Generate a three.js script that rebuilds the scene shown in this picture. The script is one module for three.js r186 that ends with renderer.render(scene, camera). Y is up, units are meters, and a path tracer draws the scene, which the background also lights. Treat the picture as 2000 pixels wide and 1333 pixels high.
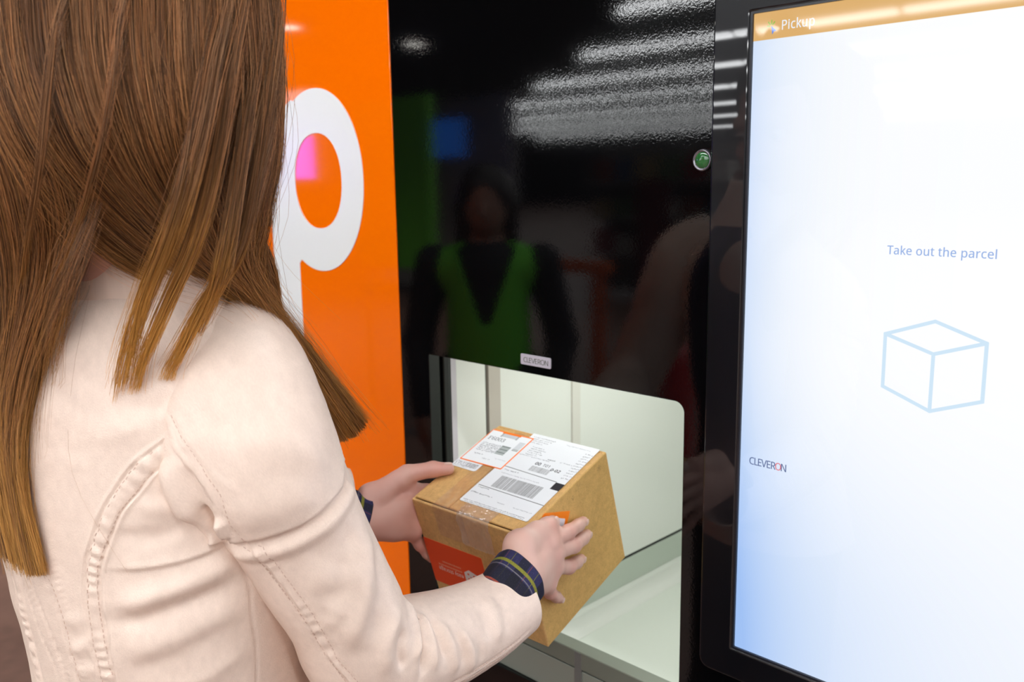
import * as THREE from 'three';
import { RoundedBoxGeometry } from 'three/addons/geometries/RoundedBoxGeometry.js';
import { mergeGeometries, mergeVertices } from 'three/addons/utils/BufferGeometryUtils.js';
import { RectAreaLightUniformsLib } from 'three/addons/lights/RectAreaLightUniformsLib.js';

// ---------------------------------------------------------------- camera, exposure, large lights
const V = (x, y, z) => new THREE.Vector3(x, y, z);
const scene = new THREE.Scene();
scene.background = new THREE.Color(0x08080a);
const camera = new THREE.PerspectiveCamera(41.814, 2000 / 1333, 0.05, 200);
camera.position.set(0, 1.5, 0.9);
camera.quaternion.setFromRotationMatrix(new THREE.Matrix4().makeBasis(
  V(0.71344, -0.01517, -0.70055), V(-0.11296, 0.98420, -0.13635), V(0.69155, 0.17641, 0.70046)));
camera.focus = 0.86;
camera.userData.fStop = 8;
scene.add(camera);
const renderer = new THREE.WebGLRenderer({ antialias: true });
renderer.toneMapping = THREE.LinearToneMapping;
renderer.toneMappingExposure = 1.0;
renderer.shadowMap.enabled = true;
RectAreaLightUniformsLib.init();
const TUBE = 8.5;            // radiance of the ceiling tubes
const ROWS = [[-3.0, 9, -1.3], [-3.0, 9, 1.6], [-3.75, 10, 4.6], [-6.9, 12, 7.6], [-10.9, 14, 10.6], [-15, 15, 14.1], [-20, 15, 17.9], [-26, 15, 22.3], [-30, 15, 27.4], [-34, 15, 33], [-38, 15, 40]];   // first x, last x, z of each row of tubes
const HALL = 4.1;           // height of the tubes
const BOX_LIGHT = 2.55;        // radiance of the light inside the hatch

// ---------------------------------------------------------------- helpers
let seed = 7;
const rnd = () => { seed = (seed + 0x6D2B79F5) | 0; let t = Math.imul(seed ^ (seed >>> 15), 1 | seed); t = (t + Math.imul(t ^ (t >>> 7), 61 | t)) ^ t; return ((t ^ (t >>> 14)) >>> 0) / 4294967296; };
const gauss = () => (rnd() + rnd() + rnd() + rnd() - 2) * 1.0;
const lerp = (a, b, t) => a + (b - a) * t;
const clamp = (x, a, b) => Math.min(b, Math.max(a, x));
const smooth = (a, b, x) => { const t = clamp((x - a) / (b - a), 0, 1); return t * t * (3 - 2 * t); };
const used = {};
function numbered(name) { const n = used[name] = (used[name] ?? -1) + 1; return n ? name + '_' + String(n).padStart(3, '0') : name; }
function thing(name, label, category, at = [0, 0, 0], group) {
  const o = new THREE.Group(); o.name = numbered(name); o.position.set(...at); scene.add(o);
  o.userData = { label, category }; if (group) o.userData.group = group; return o;
}
const worldOf = (o) => { const p = V(0, 0, 0); for (let q = o; q && q !== scene; q = q.parent) p.add(q.position); return p; };
// a mesh whose geometry is given in the scene's metres; it becomes a child of parent (which is never turned)
function obj(name, geo, mat, parent = scene, label) {
  const g = Array.isArray(geo) ? mergeGeometries(geo.map((q) => (q.index ? q.toNonIndexed() : q))) : geo;
  if (parent !== scene) { const p = worldOf(parent); g.translate(-p.x, -p.y, -p.z); }
  const m = new THREE.Mesh(g, mat); m.name = parent === scene ? numbered(name) : name;
  m.castShadow = m.receiveShadow = true; parent.add(m); if (label) m.userData.label = label; return m;
}
function struct(name, geo, mat) { const m = obj(name, geo, mat); m.userData.kind = 'structure'; return m; }
function tag(o, label, category, group) { o.userData.label = label; o.userData.category = category; if (group) o.userData.group = group; return o; }
const box = (x0, x1, y0, y1, z0, z1, r = 0) => {
  const w = x1 - x0, h = y1 - y0, d = z1 - z0;
  const g = r ? new RoundedBoxGeometry(w, h, d, 2, Math.min(r, w / 2.01, h / 2.01, d / 2.01)) : new THREE.BoxGeometry(w, h, d);
  return g.translate((x0 + x1) / 2, (y0 + y1) / 2, (z0 + z1) / 2);
};
function extrude(shape, z0, z1, bevel = 0, seg = 24) {
  return new THREE.ExtrudeGeometry(shape, { depth: z1 - z0 - bevel * 2, bevelEnabled: bevel > 0, bevelSize: bevel, bevelThickness: bevel, bevelOffset: -bevel, bevelSegments: 3, curveSegments: seg }).translate(0, 0, z0 + bevel);
}
function roundRect(x0, x1, y0, y1, r, P = THREE.Shape) {
  const [a, b, c, d] = Array.isArray(r) ? r : [r, r, r, r]; // radii: bottom left, bottom right, top right, top left
  const s = new P(); s.moveTo(x0 + a, y0); s.lineTo(x1 - b, y0); if (b) s.absarc(x1 - b, y0 + b, b, -Math.PI / 2, 0);
  s.lineTo(x1, y1 - c); if (c) s.absarc(x1 - c, y1 - c, c, 0, Math.PI / 2);
  s.lineTo(x0 + d, y1); if (d) s.absarc(x0 + d, y1 - d, d, Math.PI / 2, Math.PI);
  s.lineTo(x0, y0 + a); if (a) s.absarc(x0 + a, y0 + a, a, Math.PI, 1.5 * Math.PI); return s;
}
// value noise that tiles every n cells
function noise(n) {
  const g = Array.from({ length: n * n }, rnd);
  return (x, y) => { const xi = Math.floor(x), yi = Math.floor(y), f = x - xi, h = y - yi, u = f * f * (3 - 2 * f), v = h * h * (3 - 2 * h), at = (i, j) => g[((j % n) + n) % n * n + ((i % n) + n) % n];
    return lerp(lerp(at(xi, yi), at(xi + 1, yi), u), lerp(at(xi, yi + 1), at(xi + 1, yi + 1), u), v); };
}
function field(size, f, rx = 1, ry = 1) {           // a tiling grey texture
  const d = new Uint8Array(size * size * 4);
  for (let j = 0; j < size; j++) for (let i = 0; i < size; i++) { const v = clamp(f(i / size, j / size), 0, 1) * 255, k = (j * size + i) * 4; d[k] = d[k + 1] = d[k + 2] = v; d[k + 3] = 255; }
  const t = new THREE.DataTexture(d, size, size); t.wrapS = t.wrapT = THREE.RepeatWrapping; t.magFilter = THREE.LinearFilter; t.repeat.set(rx, ry); t.needsUpdate = true; return t;
}
function tint(size, f, rx = 1, ry = 1) {            // a tiling colour texture, sRGB 0..255
  const d = new Uint8Array(size * size * 4);
  for (let j = 0; j < size; j++) for (let i = 0; i < size; i++) { const c = f(i / size, j / size), k = (j * size + i) * 4; d[k] = clamp(c[0], 0, 255); d[k + 1] = clamp(c[1], 0, 255); d[k + 2] = clamp(c[2], 0, 255); d[k + 3] = 255; }
  const t = new THREE.DataTexture(d, size, size); t.wrapS = t.wrapT = THREE.RepeatWrapping; t.magFilter = THREE.LinearFilter; t.colorSpace = THREE.SRGBColorSpace; t.repeat.set(rx, ry); t.needsUpdate = true; return t;
}
function print(w, h, draw) {                        // flat print
  const c = document.createElement('canvas'); c.width = w; c.height = h; draw(c.getContext('2d'), w, h);
  const t = new THREE.CanvasTexture(c); t.colorSpace = THREE.SRGBColorSpace; t.magFilter = THREE.LinearFilter; return t;
}
function metreUV(g) {                               // uv in metres, by the way each face points
  const p = g.attributes.position, n = g.attributes.normal, uv = new Float32Array(p.count * 2);
  for (let i = 0; i < p.count; i++) { const a = Math.abs(n.getX(i)), b = Math.abs(n.getY(i)), c = Math.abs(n.getZ(i));
    if (c >= a && c >= b) { uv[2 * i] = p.getX(i); uv[2 * i + 1] = p.getY(i); } else if (a >= b) { uv[2 * i] = p.getZ(i); uv[2 * i + 1] = p.getY(i); } else { uv[2 * i] = p.getX(i); uv[2 * i + 1] = p.getZ(i); } }
  g.setAttribute('uv', new THREE.BufferAttribute(uv, 2)); return g;
}
const std = (color, roughness = 0.6, more = {}) => new THREE.MeshStandardMaterial({ color, roughness, ...more });
const phys = (color, roughness = 0.6, more = {}) => new THREE.MeshPhysicalMaterial({ color, roughness, ...more });
const lin = (r, g, b) => new THREE.Color().setRGB(r, g, b);
const glow = (r, g, b, k = 1) => new THREE.MeshStandardMaterial({ color: 0x222222, roughness: 0.5, emissive: lin(r, g, b), emissiveIntensity: k });
function areaLight(color, radiance, w, h, at, to) {
  const l = new THREE.RectAreaLight(color, radiance, w, h); l.position.set(...at); l.lookAt(...to); scene.add(l); return l;
}

// ---------------------------------------------------------------- the shop: floor, walls, ceilings
{
  const n1 = noise(16), n2 = noise(64);
  const floorMap = tint(512, (u, v) => { const k = 0.75 * n1(u * 16, v * 16) + 0.5 * n2(u * 64, v * 64) - 0.6; return [122 + 26 * k, 92 + 22 * k, 80 + 20 * k]; }, 0.5, 0.5);
  const floor = struct('floor', metreUV(box(-45, 18, -0.12, 0, -3, 46)), std(0xffffff, 0.45, { map: floorMap })); void floor;
  struct('ceiling', box(-45, 18, 4.6, 4.75, -3, 46), std(0x3a3b3e, 0.9));
  const wall = std(0x4f5054, 0.85);
  struct('wall_back', box(-45, 18, 0, 4.6, -3.15, -3), std(0x77787c, 0.9));
  struct('wall_front', box(-45, 18, 0, 4.6, 46, 46.15), wall);
  struct('wall_left', box(-45.15, -45, 0, 4.6, -3, 46), wall);
  struct('wall_right', box(18, 18.15, 0, 4.6, -3, 46), wall);
  // the lower dark ceiling beside the terminal, with its slanting edge
  const s = new THREE.Shape(); s.moveTo(-30, -2.9); s.lineTo(-3.2, -2.9); s.lineTo(-3.2, 3.9); s.lineTo(-4.9, 5.4); s.lineTo(-6.9, 7.3); s.lineTo(-9.6, 9.4); s.lineTo(-13.2, 12); s.lineTo(-30, 22);
  const g = new THREE.ExtrudeGeometry(s, { depth: 1.6, bevelEnabled: false }).rotateX(Math.PI / 2).translate(0, 4.5, 0);
  struct('ceiling_lower', g, std(0x1b1b1d, 0.85));
}

// ---------------------------------------------------------------- rows of ceiling tubes and the downlights
for (const [x0, x1, z] of ROWS) {
  const which = ['first', 'second', 'third', 'fourth', 'fifth', 'sixth', 'seventh', 'eighth', 'ninth', 'tenth', 'eleventh'][ROWS.findIndex((r) => r[2] === z)];
  const t = thing('tube_light_row', which + ' row of white ceiling tubes counted from the back wall', 'light', [(x0 + x1) / 2, HALL, z], 'rows of ceiling tubes');
  obj('housing', box(x0, x1, HALL + 0.012, HALL + 0.09, z - 0.15, z + 0.15), std(0x9a9a9c, 0.5), t);
  const glowing = glow(0.97, 0.99, 1, 16);
  for (let x = x0; x < x1 - 0.5; x += 3) obj('tube', box(x + 0.06, Math.min(x + 2.94, x1), HALL - 0.065, HALL + 0.012, z - 0.105, z + 0.105, 0.018), glowing, t);
  areaLight(new THREE.Color(0.975, 0.99, 1), TUBE, x1 - x0 - 0.1, 0.22, [(x0 + x1) / 2, HALL - 0.075, z], [(x0 + x1) / 2, 0, z]);
}
for (const [x, z, where] of [[-7.35, 5.2, 'mirrored in the black panel'], [-7.3, 3.7, 'mirrored in the orange panel'], [-7.3, 2.2, 'closest to the orange cabinet'], [-4.5, 0.9, 'above the green notice board'], [-9.4, 4.8, 'in front of the pale grey partition']]) {
  const t = thing('downlight', 'round recessed downlight in the dark lower ceiling, ' + where, 'light', [x, 2.9, z], 'downlights in the lower ceiling');
  const ring = new THREE.LatheGeometry([[0.1, 0], [0.13, -0.004], [0.135, -0.012], [0.105, -0.014], [0.1, 0]].map(([a, b]) => new THREE.Vector2(a, b)), 32).translate(x, 2.9, z);
  obj('ring', ring, std(0xb0b0b0, 0.4), t);
  obj('lamp', new THREE.CylinderGeometry(0.1, 0.1, 0.01, 32).translate(x, 2.892, z), glow(1, 0.97, 0.9, 14), t);
  const l = new THREE.SpotLight(new THREE.Color(1, 0.96, 0.88), 18, 0, 0.95, 0.6, 2); l.position.set(x, 2.86, z); l.target.position.set(x, 0, z); l.castShadow = true; l.shadow.radius = 4; scene.add(l, l.target);
}

// ---------------------------------------------------------------- the parcel terminal
const peelA = noise(128), peelB = noise(61);
const peel = field(512, (u, v) => 0.5 + 0.5 * (peelA(u * 128, v * 128) - 0.5) + 0.5 * (peelB(u * 61, v * 61) - 0.5), 7, 7);
const gloss = phys(0x050506, 0.045, { bumpMap: peel, bumpScale: 0.0000155 });
const piano = phys(0x05060b, 0.32, { specularIntensity: 0.55, clearcoat: 1, clearcoatRoughness: 0.02 });
const T = thing('parcel_terminal', 'glossy black parcel locker terminal with lit hatch and large touch screen', 'terminal', [-0.6, 0, -0.3]);
{
  const sh = roundRect(-1.1452, -0.02, 0.06, 2.1, 0.002);
  sh.holes.push(roundRect(-1.075, -0.5955, 0.75, 1.2302, [0.002, 0.002, 0.014, 0.002], THREE.Path));
  obj('front_panel', metreUV(extrude(sh, -0.022, 0, 0.0012)), gloss, T, 'glossy black front panel');
  obj('cabinet', [box(-1.1452, -1.14, 0.06, 2.1, -1.25, -0.023), box(-0.025, -0.02, 0.06, 2.1, -1.25, -0.023), box(-1.1452, -0.02, 2.094, 2.1, -1.25, -0.023), box(-1.1452, -0.02, 0.06, 2.1, -1.256, -1.25)], std(0x0d0d0f, 0.5), T);
  obj('plinth', box(-1.13, -0.03, 0, 0.06, -1.24, -0.03), std(0x0a0a0a, 0.7), T);
  // the hatch: lined in white enamelled sheet
  const white = std(lin(0.755, 0.775, 0.735), 0.45), pale = std(lin(0.56, 0.53, 0.58), 0.5), grey = std(lin(0.50, 0.46, 0.41), 0.5);
  const dark = std(0x060807, 0.45), groove = std(0x10120f, 0.8);
  const x = -1.1;
  obj('hatch_rail', [box(x - 0.01, x + 0.004, 0.6, 1.31, -0.064, -0.0235), box(x, x + 0.010, 0.6, 1.31, -0.034, -0.028, 0.002), box(x, x + 0.012, 0.6, 1.31, -0.055, -0.041, 0.003)], dark, T, 'black guide rail of the hatch door');
  obj('edge_strip', box(x - 0.01, x + 0.003, 0.6, 1.31, -0.0765, -0.0645), pale, T, 'lavender grey edge strip');
  obj('side_liner', box(x - 0.01, x + 0.002, 0.6, 1.31, -0.145, -0.077, 0.001), white, T);
  obj('liner_gap', box(x - 0.02, x - 0.006, 0.6, 1.31, -0.153, -0.1452), groove, T, 'dark gap between two liner sheets');
  obj('side_post', box(x - 0.01, x + 0.001, 0.6, 1.31, -0.183, -0.1535, 0.001), grey, T, 'grey post in the hatch');
  obj('side_wall', box(x - 0.012, x - 0.002, 0.7015, 1.31, -0.96, -0.1835), white, T);
  obj('wall_rib', box(x - 0.004, x + 0.0015, 0.703, 1.31, -0.401, -0.377, 0.001), std(lin(0.68, 0.67, 0.62), 0.5), T, 'grey upright rib on the hatch wall');
  obj('wall_gap', box(x - 0.02, x - 0.011, 0.694, 0.702, -0.96, -0.1835), groove, T);
  const side = new THREE.Shape(); side.moveTo(x - 0.006, 0.6935); side.lineTo(x - 0.003, 0.6935); side.lineTo(x - 0.002, 0.636); side.lineTo(x - 0.006, 0.63);
  obj('tray_side', new THREE.ExtrudeGeometry(side, { depth: 0.94, bevelEnabled: false }).translate(0, 0, -0.96), std(lin(0.50, 0.56, 0.49), 0.4), T, 'grey green tray side');
  const lip = new THREE.Shape(); lip.moveTo(x - 0.006, 0.635); lip.lineTo(x + 0.012, 0.634); lip.quadraticCurveTo(x + 0.014, 0.606, x + 0.04, 0.6045); lip.lineTo(x + 0.04, 0.6); lip.lineTo(x - 0.006, 0.6);
  obj('tray_lip', new THREE.ExtrudeGeometry(lip, { depth: 0.94, bevelEnabled: false, curveSegments: 10 }).translate(0, 0, -0.96), white, T);
  obj('tray_floor', box(x + 0.038, -0.52, 0.594, 0.604, -0.96, -0.024), std(lin(0.74, 0.78, 0.72), 0.38), T);
  obj('back_wall', box(x - 0.01, -0.52, 0.6, 1.31, -0.975, -0.961), white, T);
  obj('inner_side', box(-0.53, -0.52, 0.6, 1.31, -0.96, -0.024), white, T);
  obj('hatch_roof', box(x - 0.01, -0.52, 1.3101, 1.32, -0.975, -0.024), white, T);
  obj('hatch_lamp', box(-0.98, -0.62, 1.30, 1.31, -0.7, -0.08, 0.003), glow(0.98, 1, 0.9, 1.2), T, 'white light panel in the hatch roof');
  areaLight(new THREE.Color(0.97, 1, 0.97), BOX_LIGHT, 0.34, 0.6, [-0.8, 1.298, -0.39], [-0.8, 0, -0.39]);
  // the sill under the hatch
  obj('sill_plate', box(-1.0745, -0.596, 0.806, 0.833, -0.03, -0.004, 0.0015), std(lin(0.20, 0.22, 0.18), 0.35, { metalness: 0.3 }), T, 'grey green sill plate');
  obj('sill_apron', box(-1.0745, -0.596, 0.7505, 0.803, -0.03, -0.006, 0.001), std(lin(0.30, 0.33, 0.28), 0.35, { metalness: 0.3 }), T, 'lighter grey apron below the sill');
  obj('sill_rib', box(-0.776, -0.763, 0.7507, 0.832, -0.031, -0.0035, 0.001), std(lin(0.15, 0.15, 0.14), 0.4), T);
  // name badge and lamp button
  const badge = print(512, 160, (c, w, h) => { c.fillStyle = '#c9c3cf'; c.fillRect(0, 0, w, h); c.fillStyle = '#3c4331'; c.font = '104px sans-serif'; c.textBaseline = 'middle'; c.textAlign = 'center';
    let px = 44; for (const [ch, dx] of [['C', 62], ['L', 44], ['E', 58], ['V', 56], ['E', 56], ['R', 60], ['O', 72], ['N', 60]]) { c.textAlign = 'left'; c.fillText(ch, px, h / 2 + 4); px += dx - 7; } });
  const bs = roundRect(-0.8706, -0.8126, 1.2424, 1.2578, 0.0022), bg = extrude(bs, 0.0002, 0.0014, 0.0004);
  fit(bg, -0.8706, -0.8126, 1.2424, 1.2578);
  obj('name_badge', bg, std(0xffffff, 0.45, { map: badge, metalness: 0.1 }), T, 'small silver badge reading CLEVERON');
  const lat = (pts, seg = 40) => new THREE.LatheGeometry(pts.map(([a, b]) => new THREE.Vector2(a, b)), seg).rotateX(Math.PI / 2).translate(-0.5755, 1.5202, 0);
  const button = obj('button_ring', lat([[0.0001, 0.0002], [0.0122, 0.0002], [0.0126, 0.002], [0.0118, 0.004], [0.0104, 0.0042], [0.0098, 0.0024], [0.0001, 0.0022]]), phys(0x8a868e, 0.25, { metalness: 0.85 }), T, 'round metal ring with a green lens');
  obj('button_lens', lat([[0.0096, 0.0022], [0.009, 0.0036], [0.006, 0.0052], [0.003, 0.0058], [0.0001, 0.006]]), phys(lin(0.02, 0.13, 0.03), 0.12, { clearcoat: 1 }), button, 'green lens');
}
function fit(g, x0, x1, y0, y1) { const p = g.attributes.position, uv = new Float32Array(p.count * 2); for (let i = 0; i < p.count; i++) { uv[2 * i] = (p.getX(i) - x0) / (x1 - x0); uv[2 * i + 1] = (p.getY(i) - y0) / (y1 - y0); } g.setAttribute('uv', new THREE.BufferAttribute(uv, 2)); return g; }
{ // the touch screen
  const X0 = -0.513, X1 = -0.103, Y0 = 0.943, Y1 = 1.6725;
  const fr = roundRect(-0.5575, -0.0585, 0.9045, 1.717, 0.013); fr.holes.push(roundRect(X0, X1, Y0, Y1, 0.001, THREE.Path));
  const frame = obj('display_frame', extrude(fr, 0.0005, 0.014, 0.0025), piano, T, 'black glossy frame of the touch screen');
  obj('display_lip', (() => { const s = roundRect(X0 - 0.0005, X1 + 0.0005, Y0 - 0.0005, Y1 + 0.0005, 0.001); s.holes.push(roundRect(X0 + 0.0022, X1 - 0.0022, Y0 + 0.0022, Y1 - 0.0022, 0.001, THREE.Path)); return extrude(s, 0.008, 0.0125); })(), std(0x1c1e26, 0.3), frame);
  const W = 1152, H = 2048, mm = (x, y) => [(x - X0) / (X1 - X0) * W, (Y1 - y) / (Y1 - Y0) * H];
  const draw = (c) => {
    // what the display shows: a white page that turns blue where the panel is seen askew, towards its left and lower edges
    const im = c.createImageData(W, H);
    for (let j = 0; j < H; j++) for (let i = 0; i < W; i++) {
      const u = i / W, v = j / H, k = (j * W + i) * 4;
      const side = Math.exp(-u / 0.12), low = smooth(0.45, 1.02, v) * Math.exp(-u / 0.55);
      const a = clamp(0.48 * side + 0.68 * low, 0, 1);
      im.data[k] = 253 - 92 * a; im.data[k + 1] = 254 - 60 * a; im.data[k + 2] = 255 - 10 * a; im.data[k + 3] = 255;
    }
    c.putImageData(im, 0, 0);
    const [, by] = mm(0, 1.6425); c.fillStyle = 'rgb(222,176,112)'; c.fillRect(0, 0, W, by);
    // Pickup mark: green rays and a blue arrow, then the word
    const [lx, ly] = mm(-0.4905, 1.6552); c.strokeStyle = '#8fc24a'; c.lineWidth = 3.2; c.lineCap = 'round';
    for (const [dx, dy] of [[-9, -2], [-7, -10], [1, -13], [8, -9]]) { c.beginPath(); c.moveTo(lx + dx * 0.55, ly + dy * 0.55); c.lineTo(lx + dx * 1.35, ly + dy * 1.35); c.stroke(); }
    c.fillStyle = '#5b83e6'; c.beginPath(); c.moveTo(lx, ly - 2); c.lineTo(lx + 17, ly + 13); c.lineTo(lx + 9, ly + 15); c.lineTo(lx + 4, ly + 23); c.closePath(); c.fill();
    c.fillStyle = '#eef4ff'; c.font = '44px sans-serif'; c.textBaseline = 'alphabetic'; c.textAlign = 'left';
    const [tx, ty] = mm(-0.4795, 1.6503), [t2] = mm(-0.4418, 0); fitText(c, 'Pickup', tx, ty, t2 - tx, 38);
    c.fillStyle = '#94b0e4'; const [ax, ay] = mm(-0.3562, 1.4232), [bx] = mm(-0.2556, 0); fitText(c, 'Take out the parcel', ax, ay, bx - ax, 33, 1.2);
    c.strokeStyle = '#cfe6f7'; c.lineWidth = 10; c.lineJoin = 'miter';
    const P = { t: mm(-0.306, 1.3606), l: mm(-0.353, 1.3435), r: mm(-0.259, 1.3445), m: mm(-0.3058, 1.3285), bl: mm(-0.3528, 1.2897), b: mm(-0.3059, 1.2715), br: mm(-0.259, 1.2887) };
    c.beginPath(); c.moveTo(...P.t); for (const q of ['r', 'br', 'b', 'bl', 'l']) c.lineTo(...P[q]); c.closePath(); c.stroke();
    c.beginPath(); c.moveTo(...P.l); c.lineTo(...P.m); c.lineTo(...P.r); c.moveTo(...P.m); c.lineTo(...P.b); c.stroke();
    const [cx, cy] = mm(-0.4999, 1.1757), [c2] = mm(-0.4553, 0); let px = cx; const step = (c2 - cx) / 7.55;
    c.font = '33px sans-serif'; [...'CLEVERON'].forEach((ch, i) => { c.fillStyle = i === 6 ? '#dc6a78' : '#44588a'; c.fillText(ch, px, cy - 1); px += step * [1.0, 0.78, 0.88, 0.98, 0.88, 0.92, 1.12, 1][i]; });
  };
  const page = print(W, H, draw);
  obj('screen', fit(box(X0 + 0.002, X1 - 0.002, Y0 + 0.002, Y1 - 0.002, 0.004, 0.0095), X0, X1, Y0, Y1), phys(0x050505, 0.04, { emissive: lin(1, 1, 1), emissiveMap: page, emissiveIntensity: 1.0 }), frame, 'lit white touch screen page');
  areaLight(new THREE.Color(0.84, 0.88, 1), 1.3, 0.4, 0.72, [-0.308, 1.308, 0.02], [-0.308, 1.308, 2]);
}
function fitText(c, s, x, y, width, size, spacing = 0) { c.font = size + 'px sans-serif'; const w = c.measureText(s).width; c.save(); c.translate(x, y); c.scale(width / w, 1); c.fillText(s, 0, 0); c.restore(); void spacing; }

{ // the orange cabinet with the white letter
  const S = thing('sign_panel', 'bright orange cabinet front with a large white letter p', 'sign', [-1.7, 0, -0.3]);
  obj('orange_panel', metreUV(extrude(roundRect(-2.35, -1.1462, 0.06, 2.1, 0.002), -0.022, 0.0005, 0.001)), phys(lin(0.97, 0.165, 0.0), 0.05, { bumpMap: peel, bumpScale: 0.000002 }), S);
  obj('cabinet', box(-2.34, -1.1475, 0.06, 2.1, -1.25, -0.0225), std(0x2a2a2c, 0.6), S);
  obj('plinth', box(-2.33, -1.15, 0, 0.06, -1.24, -0.03), std(0x0a0a0a, 0.7), S);
  const cy = 1.505, p = new THREE.Shape(), c0 = -1.362, X = -1.4335;
  const sup = (a, b, t, e) => [Math.sign(Math.cos(t)) * a * Math.abs(Math.cos(t)) ** e, Math.sign(Math.sin(t)) * b * Math.abs(Math.sin(t)) ** e];
  p.moveTo(-1.5215, 0.93); p.lineTo(-1.4365, 0.93); p.lineTo(X, 1.357);
  for (let i = 0; i <= 60; i++) { const t = -2.12 + i / 60 * 4.24, [dx, dy] = sup(0.135, 0.158, t, 0.97); if (c0 + dx > X) p.lineTo(c0 + dx, cy + dy); }
  p.lineTo(X, 1.648); p.quadraticCurveTo(-1.50, 1.625, -1.5215, 1.53);
  const h = new THREE.Path(); for (let i = 0; i <= 48; i++) { const t = i / 48 * 2 * Math.PI, [dx, dy] = sup(0.0725, 0.0825, t, 0.93); h[i ? 'lineTo' : 'moveTo'](-1.361 + dx, cy + dy); } p.holes.push(h);
  obj('letter_p', extrude(p, 0.0006, 0.0016), std(lin(0.83, 0.85, 0.85), 0.25), S, 'white letter p');
}

// ---------------------------------------------------------------- the parcel
const cartonA = noise(32), cartonB = noise(256);
const kraft = (k, r, g, b) => tint(512, (u, v) => { const n = (cartonB(u * 256, v * 64) - 0.5) * 20 + (cartonA(u * 32, v * 32) - 0.5) * 14 + (cartonB(u * 40, v * 256) - 0.5) * 8; return [r + n, g + n * 0.9, b + n * 0.7]; }, k, k);
const carton = std(0xffffff, 0.72, { map: kraft(6, 212, 168, 106), bumpMap: field(256, (u, v) => 0.5 + 0.3 * Math.sin(u * 2 * Math.PI * 32) * 0.4 + 0.3 * (cartonB(u * 256, v * 256) - 0.5), 6, 6), bumpScale: 0.00018 });
const PB = { w: 0.1846, h: 0.1794, d: 0.1864 };
const parcel = new THREE.Group(); parcel.name = 'cardboard_box';
tag(parcel, 'brown cardboard parcel with white shipping labels held at the lit hatch', 'box');
parcel.position.set(-0.7962, 1.0371, 0.0796);
const PM = new THREE.Matrix4().makeBasis(V(0.9956, -0.03219, -0.088), V(0.05865, 0.9465, 0.31733), V(0.07308, -0.32109, 0.94422));
parcel.quaternion.setFromRotationMatrix(PM); scene.add(parcel);
const inBox = (x, y, z) => V(x, y, z).applyQuaternion(parcel.quaternion).add(parcel.position);   // the parcel's own metres to the scene's
function part(name, geo, mat, parent, label) { const m = new THREE.Mesh(Array.isArray(geo) ? mergeGeometries(geo.map((q) => (q.index ? q.toNonIndexed() : q))) : geo, mat); m.name = name; m.castShadow = m.receiveShadow = true; parent.add(m); if (label) m.userData.label = label; return m; }
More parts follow.
